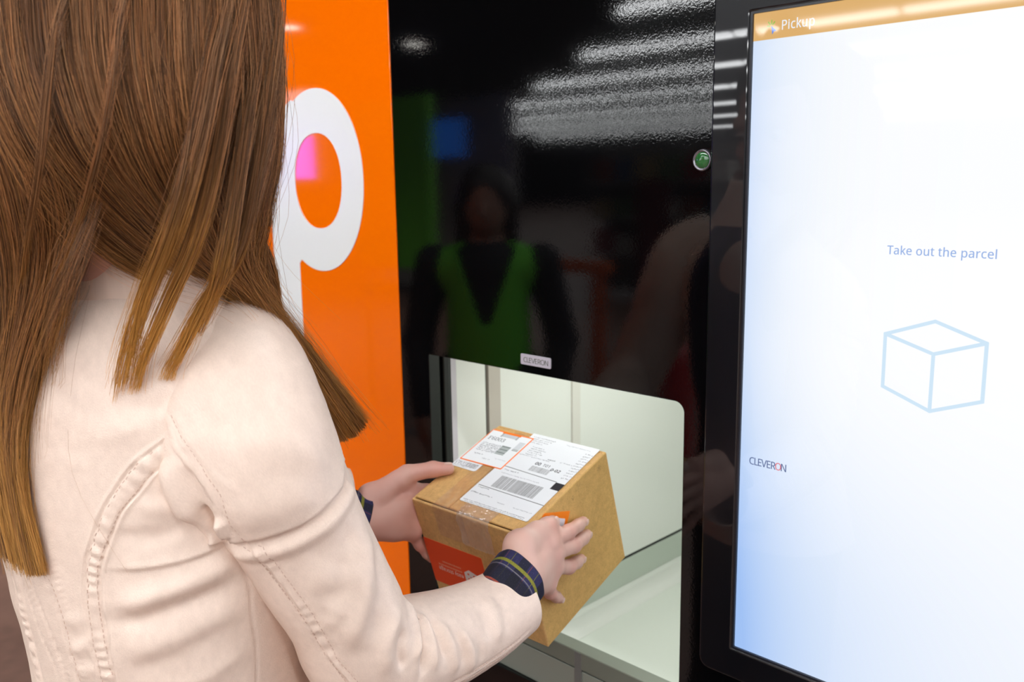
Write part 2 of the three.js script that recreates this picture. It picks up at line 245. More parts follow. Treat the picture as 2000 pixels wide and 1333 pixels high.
{
  const { w, h, d } = PB, t = 0.004, soft = noise(24);
  const panel = (x0, x1, y0, y1, z0, z1, r = 0.0018) => {
    const g = box(x0, x1, y0, y1, z0, z1, r); return metreUV(g);
  };
  part('front_side', panel(-w / 2, w / 2, -h / 2, h / 2 - 0.001, d / 2 - t, d / 2, 0.002), carton, parcel);
  part('back_side', panel(-w / 2, w / 2, -h / 2, h / 2 - 0.001, -d / 2, -d / 2 + t, 0.002), carton, parcel);
  part('left_side', panel(-w / 2, -w / 2 + t, -h / 2 + 0.0005, h / 2 - 0.001, -d / 2 + 0.001, d / 2 - 0.001, 0.002), carton, parcel);
  const scuffed = print(1024, 1024, (c, W, H) => { // scuffs rubbed into this side
    const n1 = noise(256), n2 = noise(32), im = c.createImageData(W, H); for (let j = 0; j < H; j++) for (let i = 0; i < W; i++) { const k = (j * W + i) * 4, n = (n1(i / 4, j / 9) - 0.5) * 17 + (n2(i / 32, j / 32) - 0.5) * 14 + (n1(i / 14, j / 3) - 0.5) * 8; im.data[k] = 211 + n; im.data[k + 1] = 170 + n * 0.9; im.data[k + 2] = 100 + n * 0.7; im.data[k + 3] = 255; } c.putImageData(im, 0, 0);
    c.fillStyle = '#5a4520'; const rub = (x, y, w2, h2, m) => { for (let i = 0; i < m; i++) { c.globalAlpha = 0.05 + 0.12 * rnd(); c.fillRect(x + gauss() * w2, y + gauss() * h2, 1 + 5 * rnd(), 2 + 9 * rnd()); } }; rub(905, 70, 22, 26, 130); rub(640, 60, 34, 30, 120); rub(560, 95, 20, 22, 70); rub(690, 180, 60, 14, 40);
    for (let i = 0; i < 16; i++) rub(985 + gauss() * 6, 330 + i * 32, 4, 10, 5); for (let i = 0; i < 9; i++) rub(500 + i * 50, 965 + gauss() * 8, 9, 4, 7); c.globalAlpha = 1;
  });
  const rg0 = box(w / 2 - t, w / 2, -h / 2 + 0.0005, h / 2 - 0.0003, -d / 2 + 0.001, d / 2 - 0.001, 0.002); { const P = rg0.attributes.position, uv = []; for (let k = 0; k < P.count; k++) uv.push(0.5 - P.getZ(k) / d, 0.5 + P.getY(k) / h); rg0.setAttribute('uv', new THREE.Float32BufferAttribute(uv, 2)); }
  part('right_side', rg0, std(0xffffff, 0.72, { map: scuffed }), parcel);
  part('base', panel(-w / 2 + 0.001, w / 2 - 0.001, -h / 2, -h / 2 + t, -d / 2 + 0.001, d / 2 - 0.001), carton, parcel);
  // the two top flaps meet under the label; their front edges leave a dark slit behind the front side
  for (const [x0, x1] of [[-w / 2 + 0.0006, -0.0305], [-0.0295, w / 2 - 0.0006]]) {
    const g = new RoundedBoxGeometry(x1 - x0, t, d - 0.0116, 2, 0.0016).translate((x0 + x1) / 2, h / 2 - t / 2, 0);
    part('top_flap', metreUV(g), carton, parcel);
  }
  // paper stuck on: thin sheets with rounded corners
  const sheet = (x0, x1, y0, y1, r, th = 0.0003) => fit(extrude(roundRect(x0, x1, y0, y1, r), 0.0001, th, 0), x0, x1, y0, y1);
  const onTop = (g) => g.rotateX(-Math.PI / 2).translate(0, h / 2 + 0.0007, 0);
  const paper = (map) => std(0xffffff, 0.55, { map });
  const bars = (c, x0, x1, y0, y1, ink, fade = 1) => { let x = x0; while (x < x1) { const b = 1 + Math.floor(rnd() * 3.2), s = 1 + Math.floor(rnd() * 3); c.globalAlpha = fade * (0.7 + 0.3 * rnd()); c.fillStyle = ink; c.fillRect(x, y0, Math.min(b * 1.9, x1 - x), y1 - y0); x += (b + s) * 1.9; } c.globalAlpha = 1; };
  const crumbs = (c, x0, x1, y, size, alpha) => { c.globalAlpha = alpha; c.fillStyle = '#3a3a40'; let x = x0; while (x < x1) { const g = size * (0.25 + 0.6 * rnd()); c.fillRect(x, y - size * (0.3 + 0.45 * rnd()), g, size * (0.35 + 0.4 * rnd())); x += g + size * (rnd() < 0.2 ? 0.8 : 0.22); } c.globalAlpha = 1; };
  // the large label; u runs to the right side, v to the back
  const lw = 0.1105, X = (m) => (m + 0.0268) / lw * 1024, Y = (z) => (z + 0.0915) / 0.1622 * 1503;
  const big = print(1024, 1503, (c, W, H) => {
    c.fillStyle = '#eef0f2'; c.fillRect(0, 0, W, H);
    c.strokeStyle = '#4a4a4a'; c.lineWidth = 9;
    c.beginPath(); c.moveTo(X(-0.024), Y(0.0345)); c.lineTo(W, Y(0.0368)); c.moveTo(X(-0.018), Y(-0.0125)); c.lineTo(X(0.071), Y(-0.0095)); c.stroke();
    c.fillStyle = '#232026'; c.fillRect(X(0.0706), Y(-0.0088), X(0.0845) - X(0.0706), Y(0.0055) - Y(-0.0088));
    bars(c, X(-0.006), X(0.0625), Y(0.0065), Y(0.0315), '#3a3a3a', 0.75);
    bars(c, X(0.019), X(0.049), Y(-0.0275), Y(-0.0165), '#444', 0.6);
    c.fillStyle = '#33333a'; c.font = 'bold 78px sans-serif'; c.fillText('00', X(0.019), Y(-0.0305)); c.font = '70px sans-serif'; c.fillText('T01', X(0.0315), Y(-0.031)); c.font = 'bold 74px sans-serif'; c.fillText('0-02', X(0.047), Y(-0.0265));
    for (let i = 0; i < 4; i++) crumbs(c, X(-0.021), X(0.016 - 0.004 * i), Y(-0.084 + 0.0042 * i), 22, 0.42);
    for (let i = 0; i < 5; i++) crumbs(c, X(-0.008), X(0.012 + 0.006 * (i % 2)), Y(-0.063 + 0.0042 * i), 22, 0.42);
    crumbs(c, X(-0.016), X(0.034), Y(-0.0425), 20, 0.45); crumbs(c, X(0.03), X(0.042), Y(-0.046), 30, 0.5); crumbs(c, X(0.05), X(0.068), Y(-0.0465), 20, 0.4);
    crumbs(c, X(0.035), X(0.075), Y(-0.083), 20, 0.35); crumbs(c, X(-0.012), X(0.01), Y(-0.0055), 26, 0.5); crumbs(c, X(-0.012), X(0.05), Y(0.0015), 15, 0.4);
    for (let i = 0; i < 11; i++) crumbs(c, X(0.071), X(0.0815), Y(-0.075 + 0.0056 * i), 26, 0.35);
    crumbs(c, X(-0.022), X(-0.004), Y(0.0385), 20, 0.5); crumbs(c, X(-0.018), X(0.012), Y(0.0505), 24, 0.5); crumbs(c, X(-0.024), X(-0.016), Y(0.05), 26, 0.4);
    crumbs(c, X(0.024), X(0.036), Y(0.0555), 16, 0.4); crumbs(c, X(0.05), X(0.078), Y(0.056), 16, 0.35);
    crumbs(c, X(-0.023), X(0.076), Y(0.0665), 17, 0.5); crumbs(c, X(-0.02), X(0.076), Y(0.069), 14, 0.5);
  });
  const lg = sheet(-0.0268, 0.0837, -0.0707, 0.0915, [0.003, 0.003, 0.001, 0.001], 0.0005); // y here runs to the back
  part('shipping_label', onTop(lg), paper(big), parcel, 'large white shipping label with barcodes');
  const side = print(512, 640, (c, W, H) => {
    c.fillStyle = '#eceef0'; c.fillRect(0, 0, W, H); for (let i = 0; i < 3; i++) crumbs(c, 20, 440, H - 120 + i * 34, 30, 0.45); bars(c, 250, 470, H - 150, H - 50, '#555', 0.5); crumbs(c, 30, 300, H - 30, 18, 0.4);
  });
  part('small_label', onTop(sheet(-0.0915, -0.0476, -0.0143, 0.046, [0.002, 0.004, 0.002, 0.004], 0.0004)), paper(side), parcel, 'small white label under the orange framed one');
  const fr = print(720, 768, (c, W, H) => {
    c.fillStyle = '#ff7a00'; c.fillRect(0, 0, W, H); c.fillStyle = '#f1f3f4'; c.fillRect(15, 22, W - 30, H - 38);
    c.fillStyle = '#ff7a00'; c.fillRect(200, 8, 320, 40); const gr = 170; c.fillStyle = 'rgb(200,203,206)'; c.fillRect(215, 44, 290, 74); c.fillStyle = 'rgb(' + [gr, gr, gr] + ')'; c.fillRect(215, 44, 26, 84); c.fillRect(480, 44, 26, 84);
    c.fillStyle = '#52565c'; c.font = '104px serif'; c.fillText('F6003', 62, 232);
    for (let i = 0; i < 6; i++) crumbs(c, 70, 380, 330 + i * 34, 30, 0.4);
    for (let i = 0; i < 6; i++) { c.fillStyle = i % 2 ? '#a9b0ad' : '#7d8682'; c.fillRect(395, 300 + i * 34, 150, 30); }
    for (let i = 0; i < 9; i++) { c.fillStyle = i > 6 ? '#888f8c' : '#c3c7ca'; c.fillRect(585, 150 + i * 24, 100, 14); }
    crumbs(c, 110, 260, 585, 26, 0.45); crumbs(c, 300, 420, 650, 34, 0.25); crumbs(c, 480, 660, 600, 20, 0.2);
  });
  const og = sheet(-0.0895, -0.0172, 0.0025, 0.0795, 0.0006, 0.0008); og.translate(0.0533, -0.041, 0).rotateZ(0.018).translate(-0.0533, 0.041, 0.0002);
  part('orange_framed_label', onTop(og), paper(fr), parcel, 'white label with a thin orange border');
  const fs = print(1024, 720, (c, W, H) => { // its print stands upside down on the parcel
    c.fillStyle = '#e8480c'; c.fillRect(0, 0, W, H); c.save(); c.translate(W, H); c.rotate(Math.PI);
    c.fillStyle = '#e6dcd6'; c.beginPath(); c.moveTo(165, 250); c.lineTo(255, 185); c.lineTo(400, 215); c.lineTo(395, 360); c.lineTo(300, 425); c.lineTo(165, 385); c.closePath(); c.fill();
    c.fillStyle = '#e0490f'; for (const [x, y] of [[235, 255], [335, 265], [225, 345], [325, 350]]) { c.beginPath(); c.arc(x, y, 17, 0, 7); c.fill(); } c.lineWidth = 12; c.strokeStyle = '#e0490f'; c.beginPath(); c.moveTo(258, 300); c.lineTo(305, 312); c.stroke();
    c.fillStyle = '#eaddd6'; c.font = 'bold 92px sans-serif'; fitText(c, 'easy storage', 428, 292, 450, 92); c.restore();
    c.save(); c.translate(W, H); c.rotate(Math.PI); c.fillStyle = '#eed0c2'; for (const [y, x1] of [[352, 860], [414, 760]]) { let x = 440; while (x < x1) { const g = 12 + 20 * rnd(); c.globalAlpha = 0.6; c.fillRect(x, y - 26, g, 26); x += g + 7; } } c.restore();
  });
  const fg = sheet(-0.0915, 0.0115, -0.0488, 0.0262, 0.001, 0.0004); part('orange_sticker', fg.translate(0, 0, d / 2), std(0xffffff, 0.45, { map: fs }), parcel, 'orange sticker with upside-down white print');
  // sticker on the right side, under the hand: local z runs towards the front
  const rs = print(512, 700, (c, W, H) => { c.fillStyle = '#ff8a00'; c.fillRect(0, 0, W, H); c.fillStyle = '#efeff6'; roundFill(c, 60, 60, W - 120, H - 120, 20); c.fillStyle = '#54566a'; for (let i = 0; i < 5; i++) c.fillRect(130 + i * 14, 140, 7, 60); c.fillRect(130, 220, 90, 16); c.fillRect(130, 330, 200, 14); });
  const sh = new THREE.Shape([[-0.0516, 0.0885], [-0.0466, 0.0892], [-0.001, 0.0598], [-0.066, -0.0205], [-0.0925, 0.0033], [-0.0925, 0.0377]].map(([a, b]) => new THREE.Vector2(a, b)));   // folded off at the parcel's top and front edges
  const rg = new THREE.ExtrudeGeometry(sh, { depth: 0.0003, bevelEnabled: false }); { const P = rg.attributes.position, uv = []; for (let k = 0; k < P.count; k++) { const a = P.getX(k) + 0.0466, b = P.getY(k) - 0.0947; uv.push((a * 0.793 - b * 0.609) / 0.0575, 1 + (a * 0.63 + b * 0.777) / 0.099); } rg.setAttribute('uv', new THREE.Float32BufferAttribute(uv, 2)); }
  rg.rotateY(Math.PI / 2).translate(w / 2, 0, 0);
  part('side_sticker', rg, std(0xffffff, 0.5, { map: rs }), parcel, 'white and orange sticker under the right hand');
  // clear packing tape: along the flap seam and down the front side, and a crumpled piece at the front edge
  const clear = phys(lin(0.97, 0.93, 0.87), 0.13, { transmission: 0.93, thickness: 0, ior: 1.5, side: THREE.DoubleSide });
  const strip = (x0, x1, path, amp, sx, sz) => { // path: [y, z] points
    const n = path.length, pos = [], idx = [], nx = 26;
    for (let i = 0; i < n; i++) for (let k = 0; k <= nx; k++) { const [y, z, ny, nz] = path[i], b = amp * (soft(k * sx, i * sz) + 0.6 * soft(k * sx * 2.3 + 5, i * sz * 2.1) - 0.3); pos.push(lerp(x0, x1, k / nx), y + ny * (0.0004 + Math.abs(b)), z + nz * (0.0004 + Math.abs(b))); }
    for (let i = 0; i < n - 1; i++) for (let k = 0; k < nx; k++) { const a = i * (nx + 1) + k; idx.push(a, a + nx + 1, a + 1, a + 1, a + nx + 1, a + nx + 2); }
    const g = new THREE.BufferGeometry(); g.setAttribute('position', new THREE.Float32BufferAttribute(pos, 3)); g.setIndex(idx); g.computeVertexNormals(); g.setAttribute('uv', new THREE.Float32BufferAttribute(new Float32Array(pos.length / 3 * 2), 2)); return g;
  };
  const down = []; for (let z = -0.085; z <= 0.0885; z += 0.006) down.push([h / 2, z, 1, 0]); for (let a = 0; a <= 4; a++) { const t = a / 4 * Math.PI / 2; down.push([h / 2 - 0.002 + 0.002 * Math.cos(t), d / 2 - 0.002 + 0.002 * Math.sin(t), Math.cos(t), Math.sin(t)]); } for (let y = h / 2 - 0.008; y >= 0.037; y -= 0.005) down.push([y, d / 2, 0, 1]);
  part('packing_tape', strip(-0.0545, -0.0025, down, 0.0003, 0.35, 0.3), clear, parcel, 'clear packing tape over the flap seam');
  const bit = []; for (let z = 0.0715; z <= 0.0915; z += 0.0016) bit.push([h / 2, z, 1, 0]); for (let a = 0; a <= 3; a++) { const t = a / 3 * Math.PI / 2; bit.push([h / 2 - 0.001 + 0.001 * Math.cos(t), d / 2 - 0.001 + 0.001 * Math.sin(t), Math.cos(t), Math.sin(t)]); } for (let y = h / 2 - 0.004; y >= 0.04; y -= 0.004) bit.push([y, d / 2, 0, 1]);
  part('packing_tape', strip(-0.012, 0.041, bit, 0.003, 0.9, 0.9), phys(lin(0.95, 0.87, 0.76), 0.2, { transmission: 0.8, thickness: 0, ior: 1.75, side: THREE.DoubleSide }), parcel, 'crumpled clear tape at the front edge');
}
function roundFill(c, x, y, w, h, r) { c.beginPath(); c.moveTo(x + r, y); c.arcTo(x + w, y, x + w, y + h, r); c.arcTo(x + w, y + h, x, y + h, r); c.arcTo(x, y + h, x, y, r); c.arcTo(x, y, x + w, y, r); c.closePath(); c.fill(); }

// ---------------------------------------------------------------- the woman: clothes are lofts, her body is one skin
const YAW = 0.262, RT = V(Math.cos(YAW), 0, -Math.sin(YAW)), BK = V(Math.sin(YAW), 0, Math.cos(YAW));   // her right, her back
// a smooth line through rows of numbers, by the first of them
function rowsAt(rows) { return (y) => { let i = 0; while (i < rows.length - 2 && y > rows[i + 1][0]) i++; const p0 = rows[Math.max(0, i - 1)], p1 = rows[i], p2 = rows[i + 1], p3 = rows[Math.min(rows.length - 1, i + 2)];
  const t = clamp((y - p1[0]) / (p2[0] - p1[0]), 0, 1), h = p2[0] - p1[0];
  return p1.map((_, k) => { if (!k) return y; const m1 = (p2[k] - p0[k]) / (p2[0] - p0[0] || 1) * h, m2 = (p3[k] - p1[k]) / (p3[0] - p1[0] || 1) * h, t2 = t * t, t3 = t2 * t;
    return (2 * t3 - 3 * t2 + 1) * p1[k] + (t3 - 2 * t2 + t) * m1 + (-2 * t3 + 3 * t2) * p2[k] + (t3 - t2) * m2; }); }; }
// height, axis x, axis z, half width, depth to the back, depth to the front
const torsoRows = rowsAt([[0.84, -0.785, 0.585, 0.172, 0.128, 0.128], [0.93, -0.785, 0.582, 0.152, 0.112, 0.120], [1.05, -0.788, 0.576, 0.132, 0.098, 0.118], [1.15, -0.797, 0.573, 0.147, 0.106, 0.122], [1.25, -0.806, 0.570, 0.156, 0.108, 0.118],
  [1.31, -0.812, 0.568, 0.160, 0.104, 0.108], [1.345, -0.816, 0.567, 0.155, 0.096, 0.094], [1.375, -0.817, 0.567, 0.136, 0.084, 0.076], [1.40, -0.816, 0.566, 0.104, 0.071, 0.062], [1.425, -0.814, 0.564, 0.074, 0.059, 0.054], [1.46, -0.811, 0.560, 0.060, 0.054, 0.052]]);
function torsoAt(y, th, out = V(0, 0, 0)) {
  const [, x, z, a, bb, bf] = torsoRows(y), c = Math.cos(th), s = Math.sin(th), e = 0.86, u = Math.sign(c) * Math.abs(c) ** e * a, v = Math.sign(s) * Math.abs(s) ** e * (s > 0 ? bb : bf);
  return out.set(x + RT.x * u + BK.x * v, y, z + RT.z * u + BK.z * v);
}
function outOfTorso(p, gap) {                                // pushes a point out of the jacket
  if (p.y < 0.85 || p.y > 1.455) return p;
  const [, x, z, a, bb, bf] = torsoRows(p.y), dx = p.x - x, dz = p.z - z, u = dx * RT.x + dz * RT.z, v = dx * BK.x + dz * BK.z, A = a + gap, B = (v > 0 ? bb : bf) + gap, n = 2.32;
  const f = (Math.abs(u) / A) ** n + (Math.abs(v) / B) ** n; if (f >= 1 || f < 1e-6) return p; const k = f ** (-1 / n);
  return p.set(x + (RT.x * u + BK.x * v) * k, p.y, z + (RT.z * u + BK.z * v) * k);
}
const fromTorso = (px, y, pz) => { const [, x, z, a, bb, bf] = torsoRows(clamp(y, 0.85, 1.455)), dx = px - x, dz = pz - z, u = dx * RT.x + dz * RT.z, v = dx * BK.x + dz * BK.z, B = v > 0 ? bb : bf; return (((Math.abs(u) / a) ** 2.32 + (Math.abs(v) / B) ** 2.32) ** (1 / 2.32) - 1) * B; };   // about how far outside the jacket's trunk
// a tube along points with radii, frames carried along
function sleeveShape(points, radii) {
  const curve = new THREE.CatmullRomCurve3(points.map((p) => V(...p)), false, 'centripetal'), N = 240, C = [], F = [];
  const L = curve.getLengths(400), total = L[400], rad = radii.map((r, i) => { const u = i / (radii.length - 1); return [L[Math.round(u * 400)] / total, r]; });
  const rAt = rowsAt(rad); let n = V(0, 0, 1);
  for (let i = 0; i <= N; i++) { const u = i / N, t = curve.getTangentAt(u); n = n.clone().addScaledVector(t, -n.dot(t)).normalize(); C.push(curve.getPointAt(u)); F.push([n.clone(), V(0, 0, 0).crossVectors(t, n), t]); }
  return { length: total, at(s, ph, out = V(0, 0, 0)) { const i = clamp(Math.round(s * N), 0, N), f = clamp(s, 0, 1) * N, j = Math.min(N, Math.floor(f) + 1), k = Math.floor(f), t = f - k, r = rAt(clamp(s, 0, 1))[1], c = Math.cos(ph), q = Math.sin(ph);
    const e1 = F[i][0], e2 = F[i][1]; return out.copy(C[k]).lerp(C[j], t).addScaledVector(e1, c * r).addScaledVector(e2, q * r); } };
}
const armR = sleeveShape([[-0.8070, 1.3410, 0.5061], [-0.7765, 1.3413, 0.4988], [-0.7274, 1.3295, 0.5190], [-0.6715, 1.2838, 0.5367], [-0.6501, 1.2046, 0.5084], [-0.6392, 1.1271, 0.4757], [-0.6416, 1.0651, 0.4466], [-0.6521, 1.0403, 0.3747], [-0.6604, 1.0291, 0.2929], [-0.6620, 1.0347, 0.2317]],
  [0.040, 0.056, 0.066, 0.0705, 0.0575, 0.052, 0.054, 0.052, 0.0465, 0.041]);
const armL = sleeveShape([[-0.905, 1.372, 0.585], [-0.945, 1.374, 0.590], [-0.980, 1.350, 0.588], [-1.000, 1.290, 0.570], [-1.015, 1.210, 0.530], [-1.020, 1.130, 0.470], [-1.005, 1.100, 0.410], [-0.965, 1.098, 0.340], [-0.943, 1.098, 0.290], [-0.930, 1.096, 0.262]],
  [0.040, 0.056, 0.067, 0.068, 0.062, 0.056, 0.056, 0.052, 0.046, 0.040]);
// relief on a loft: lines in its own (s, t), a width and a height in metres
function gridMesh(ns, nt, at, reliefs = [], bumps = null, uvScale = [1, 1], closed = true) {
  const P = new Float32Array((ns + 1) * (nt + 1) * 3), v = V(0, 0, 0);
  for (let i = 0; i <= ns; i++) for (let j = 0; j <= nt; j++) { at(i / ns, j / nt, v); v.toArray(P, (i * (nt + 1) + j) * 3); }
  const idx = []; for (let i = 0; i < ns; i++) for (let j = 0; j < nt; j++) { const a = i * (nt + 1) + j, b = a + nt + 1; idx.push(a, a + 1, b, a + 1, b + 1, b); }
  if (closed) { // faces look outwards
    const i = Math.floor(ns / 2), q = (a, b) => V(0, 0, 0).fromArray(P, (a * (nt + 1) + b) * 3), c = q(i, 0).add(q(i, nt >> 1)).multiplyScalar(0.5), o = q(i, 0);
    if (q(i, 1).sub(o).cross(q(i + 1, 0).sub(o)).dot(o.clone().sub(c)) < 0) for (let k = 0; k < idx.length; k += 3) { const z = idx[k]; idx[k] = idx[k + 1]; idx[k + 1] = z; }
  }
  const g = new THREE.BufferGeometry(); g.setAttribute('position', new THREE.BufferAttribute(P, 3)); g.setIndex(idx);
  const weld = () => { g.computeVertexNormals(); if (closed) { const n = g.attributes.normal; for (let i = 0; i <= ns; i++) { const a = i * (nt + 1), b = a + nt, q = V(n.getX(a) + n.getX(b), n.getY(a) + n.getY(b), n.getZ(a) + n.getZ(b)).normalize(); n.setXYZ(a, q.x, q.y, q.z); n.setXYZ(b, q.x, q.y, q.z); } } };
  weld();
  const N = g.attributes.normal, D = new Float32Array((ns + 1) * (nt + 1));
  for (const f of reliefs) {
    const line = []; for (let k = 0; k < f.pts.length - 1; k++) for (let q = 0; q < 8; q++) { const t = q / 8, p = [0, 1].map((c) => { const p0 = f.pts[Math.max(0, k - 1)][c], p1 = f.pts[k][c], p2 = f.pts[k + 1][c], p3 = f.pts[Math.min(f.pts.length - 1, k + 2)][c]; return 0.5 * (2 * p1 + (p2 - p0) * t + (2 * p0 - 5 * p1 + 4 * p2 - p3) * t * t + (3 * p1 - p0 - 3 * p2 + p3) * t * t * t); }); line.push(at(p[0], p[1], V(0, 0, 0)).clone()); }
    line.push(at(...f.pts[f.pts.length - 1], V(0, 0, 0)).clone()); f.line = line;
    const len = [0]; for (let k = 1; k < line.length; k++) len.push(len[k - 1] + line[k].distanceTo(line[k - 1])); const total = len[len.length - 1];
    const reach = f.w * 3.2, bx = new THREE.Box3().setFromPoints(line).expandByScalar(reach), p = V(0, 0, 0), ab = V(0, 0, 0), ap = V(0, 0, 0), cr = V(0, 0, 0), nn = V(0, 0, 0);
    for (let i = 0; i < D.length; i++) { p.fromArray(P, i * 3); if (!bx.containsPoint(p)) continue; nn.fromArray(N.array, i * 3);
      let best = 1e9, side = 1, along = 0; for (let k = 0; k < line.length - 1; k++) { ab.subVectors(line[k + 1], line[k]); ap.subVectors(p, line[k]); const l2 = ab.lengthSq(), t = clamp(ap.dot(ab) / l2, 0, 1); cr.copy(ap).addScaledVector(ab, -t); const d = cr.length(); if (d < best) { best = d; side = Math.sign(ap.cross(ab).dot(nn)) || 1; along = len[k] + t * Math.sqrt(l2); } }
      if (best > reach) continue; const x = best / f.w, ends = f.open ? 1 : smooth(0, 0.25, along / total) * smooth(0, 0.25, 1 - along / total), taper = f.open ? 1 : 0.15 + 0.85 * ends;
      if (f.kind === 'gather') D[i] += f.d * Math.sin(along / f.step * 2 * Math.PI + 2.2 * Math.sin(along * 90)) * Math.exp(-x * x * x * x) * (0.6 + 0.4 * Math.sin(along * 61)) * taper;
      else if (f.kind === 'step') { const k = 1 / (1 + Math.exp(-x * side * 7)); D[i] += f.d * (k * Math.exp(-x * 1.1) - (1 - k) * 0.5 * Math.exp(-x * 2.2)) * taper; }   // an overlapping fold: raised on one side, sunk on the other
      else D[i] += f.d * Math.exp(-x * x) * taper; }
  }
  for (let i = 0; i < D.length; i++) { let d = D[i]; if (bumps) d += bumps(Math.floor(i / (nt + 1)) / ns, (i % (nt + 1)) / nt, P[i * 3], P[i * 3 + 1], P[i * 3 + 2]); P[i * 3] += N.array[i * 3] * d; P[i * 3 + 1] += N.array[i * 3 + 1] * d; P[i * 3 + 2] += N.array[i * 3 + 2] * d; }
  const uv = new Float32Array(D.length * 2); for (let i = 0; i < D.length; i++) { uv[2 * i] = (i % (nt + 1)) / nt * uvScale[0]; uv[2 * i + 1] = Math.floor(i / (nt + 1)) / ns * uvScale[1]; }
  g.setAttribute('uv', new THREE.BufferAttribute(uv, 2)); weld(); return g;
}
const n3 = (() => { const a = noise(64), b = noise(64), c = noise(64); return (x, y, z) => (a(x + 100, y + 100) + b(y + 100, z + 100) + c(z + 100, x + 100)) / 3 - 0.5; })();
const TAU = 2 * Math.PI, HEM = 0.86, NECK = 1.458;
const torsoST = (s, t, out) => torsoAt(lerp(HEM, NECK, s), t * TAU, out);
const sleeveST = (arm) => (s, t, out) => arm.at(s, t * TAU, out);

// signed distances: tapered capsules and ellipsoids joined with a smooth minimum, meshed on a grid (surface nets)
const cap = (a, b, ra, rb = ra) => { const ax = a.x, ay = a.y, az = a.z, dx = b.x - ax, dy = b.y - ay, dz = b.z - az, l2 = dx * dx + dy * dy + dz * dz || 1e-9; return (x, y, z) => { const px = x - ax, py = y - ay, pz = z - az; let t = (px * dx + py * dy + pz * dz) / l2; t = t < 0 ? 0 : t > 1 ? 1 : t; const qx = px - dx * t, qy = py - dy * t, qz = pz - dz * t; return Math.sqrt(qx * qx + qy * qy + qz * qz) - ra - (rb - ra) * t; }; };
const egg = (c, r) => (x, y, z) => { const a = (x - c.x) / r.x, b = (y - c.y) / r.y, d = (z - c.z) / r.z, k = Math.sqrt(a * a + b * b + d * d), g = Math.sqrt((a / r.x) ** 2 + (b / r.y) ** 2 + (d / r.z) ** 2); return g < 1e-9 ? -Math.min(r.x, r.y, r.z) : k * (k - 1) / g; };
const smin = (a, b, k) => { const h = Math.max(k - Math.abs(a - b), 0) / k; return Math.min(a, b) - h * h * k * 0.25; };
const join = (list, k) => (x, y, z) => { let d = list[0](x, y, z); for (let i = 1; i < list.length; i++) d = smin(d, list[i](x, y, z), k); return d; };
function nets(f, lo, hi, cell) {
  const nx = Math.ceil((hi.x - lo.x) / cell) + 1, ny = Math.ceil((hi.y - lo.y) / cell) + 1, nz = Math.ceil((hi.z - lo.z) / cell) + 1, val = new Float32Array(nx * ny * nz), id = new Int32Array(nx * ny * nz).fill(-1), pos = [], idx = [];
  for (let k = 0, m = 0; k < nz; k++) for (let j = 0; j < ny; j++) for (let i = 0; i < nx; i++, m++) val[m] = f(lo.x + i * cell, lo.y + j * cell, lo.z + k * cell);
  const E = []; for (let a = 0; a < 8; a++) for (const b of [1, 2, 4]) if (!(a & b)) E.push([a, a | b]);
  const at = (i, j, k) => (k * ny + j) * nx + i;
  for (let k = 0; k < nz - 1; k++) for (let j = 0; j < ny - 1; j++) for (let i = 0; i < nx - 1; i++) {
    let mask = 0; const v = []; for (let c = 0; c < 8; c++) { const q = val[at(i + (c & 1), j + (c >> 1 & 1), k + (c >> 2))]; v.push(q); if (q < 0) mask |= 1 << c; }
    if (mask === 0 || mask === 255) continue; let x = 0, y = 0, z = 0, n = 0;
    for (const [a, b] of E) { if ((v[a] < 0) === (v[b] < 0)) continue; const t = v[a] / (v[a] - v[b]); x += lerp(a & 1, b & 1, t); y += lerp(a >> 1 & 1, b >> 1 & 1, t); z += lerp(a >> 2, b >> 2, t); n++; }
    id[at(i, j, k)] = pos.length / 3; pos.push(lo.x + (i + x / n) * cell, lo.y + (j + y / n) * cell, lo.z + (k + z / n) * cell);
  }
  const quad = (a, b, c, d, flip) => { if (a < 0 || b < 0 || c < 0 || d < 0) return; if (flip) idx.push(a, c, b, a, d, c); else idx.push(a, b, c, a, c, d); };
  for (let k = 1; k < nz - 1; k++) for (let j = 1; j < ny - 1; j++) for (let i = 1; i < nx - 1; i++) { const s = val[at(i, j, k)] < 0;
    if (s !== (val[at(i + 1, j, k)] < 0)) quad(id[at(i, j - 1, k - 1)], id[at(i, j, k - 1)], id[at(i, j, k)], id[at(i, j - 1, k)], !s);
    if (s !== (val[at(i, j + 1, k)] < 0)) quad(id[at(i - 1, j, k - 1)], id[at(i - 1, j, k)], id[at(i, j, k)], id[at(i, j, k - 1)], !s);
    if (s !== (val[at(i, j, k + 1)] < 0)) quad(id[at(i - 1, j - 1, k)], id[at(i, j - 1, k)], id[at(i, j, k)], id[at(i - 1, j, k)], !s); }
  const g = new THREE.BufferGeometry(), P = new Float32Array(pos), N = new Float32Array(pos.length), e = cell * 0.4;
  for (let i = 0; i < P.length; i += 3) { const x = P[i], y = P[i + 1], z = P[i + 2], q = V(f(x + e, y, z) - f(x - e, y, z), f(x, y + e, z) - f(x, y - e, z), f(x, y, z + e) - f(x, y, z - e)).normalize(); N[i] = q.x; N[i + 1] = q.y; N[i + 2] = q.z; }
  g.setAttribute('position', new THREE.BufferAttribute(P, 3)); g.setAttribute('normal', new THREE.BufferAttribute(N, 3)); g.setIndex(idx); return g;
}
function paint(g, f) { const p = g.attributes.position, c = new Float32Array(p.count * 3); for (let i = 0; i < p.count; i++) { const q = f(p.getX(i), p.getY(i), p.getZ(i)); c[3 * i] = q[0]; c[3 * i + 1] = q[1]; c[3 * i + 2] = q[2]; } g.setAttribute('color', new THREE.BufferAttribute(c, 3)); return g; }

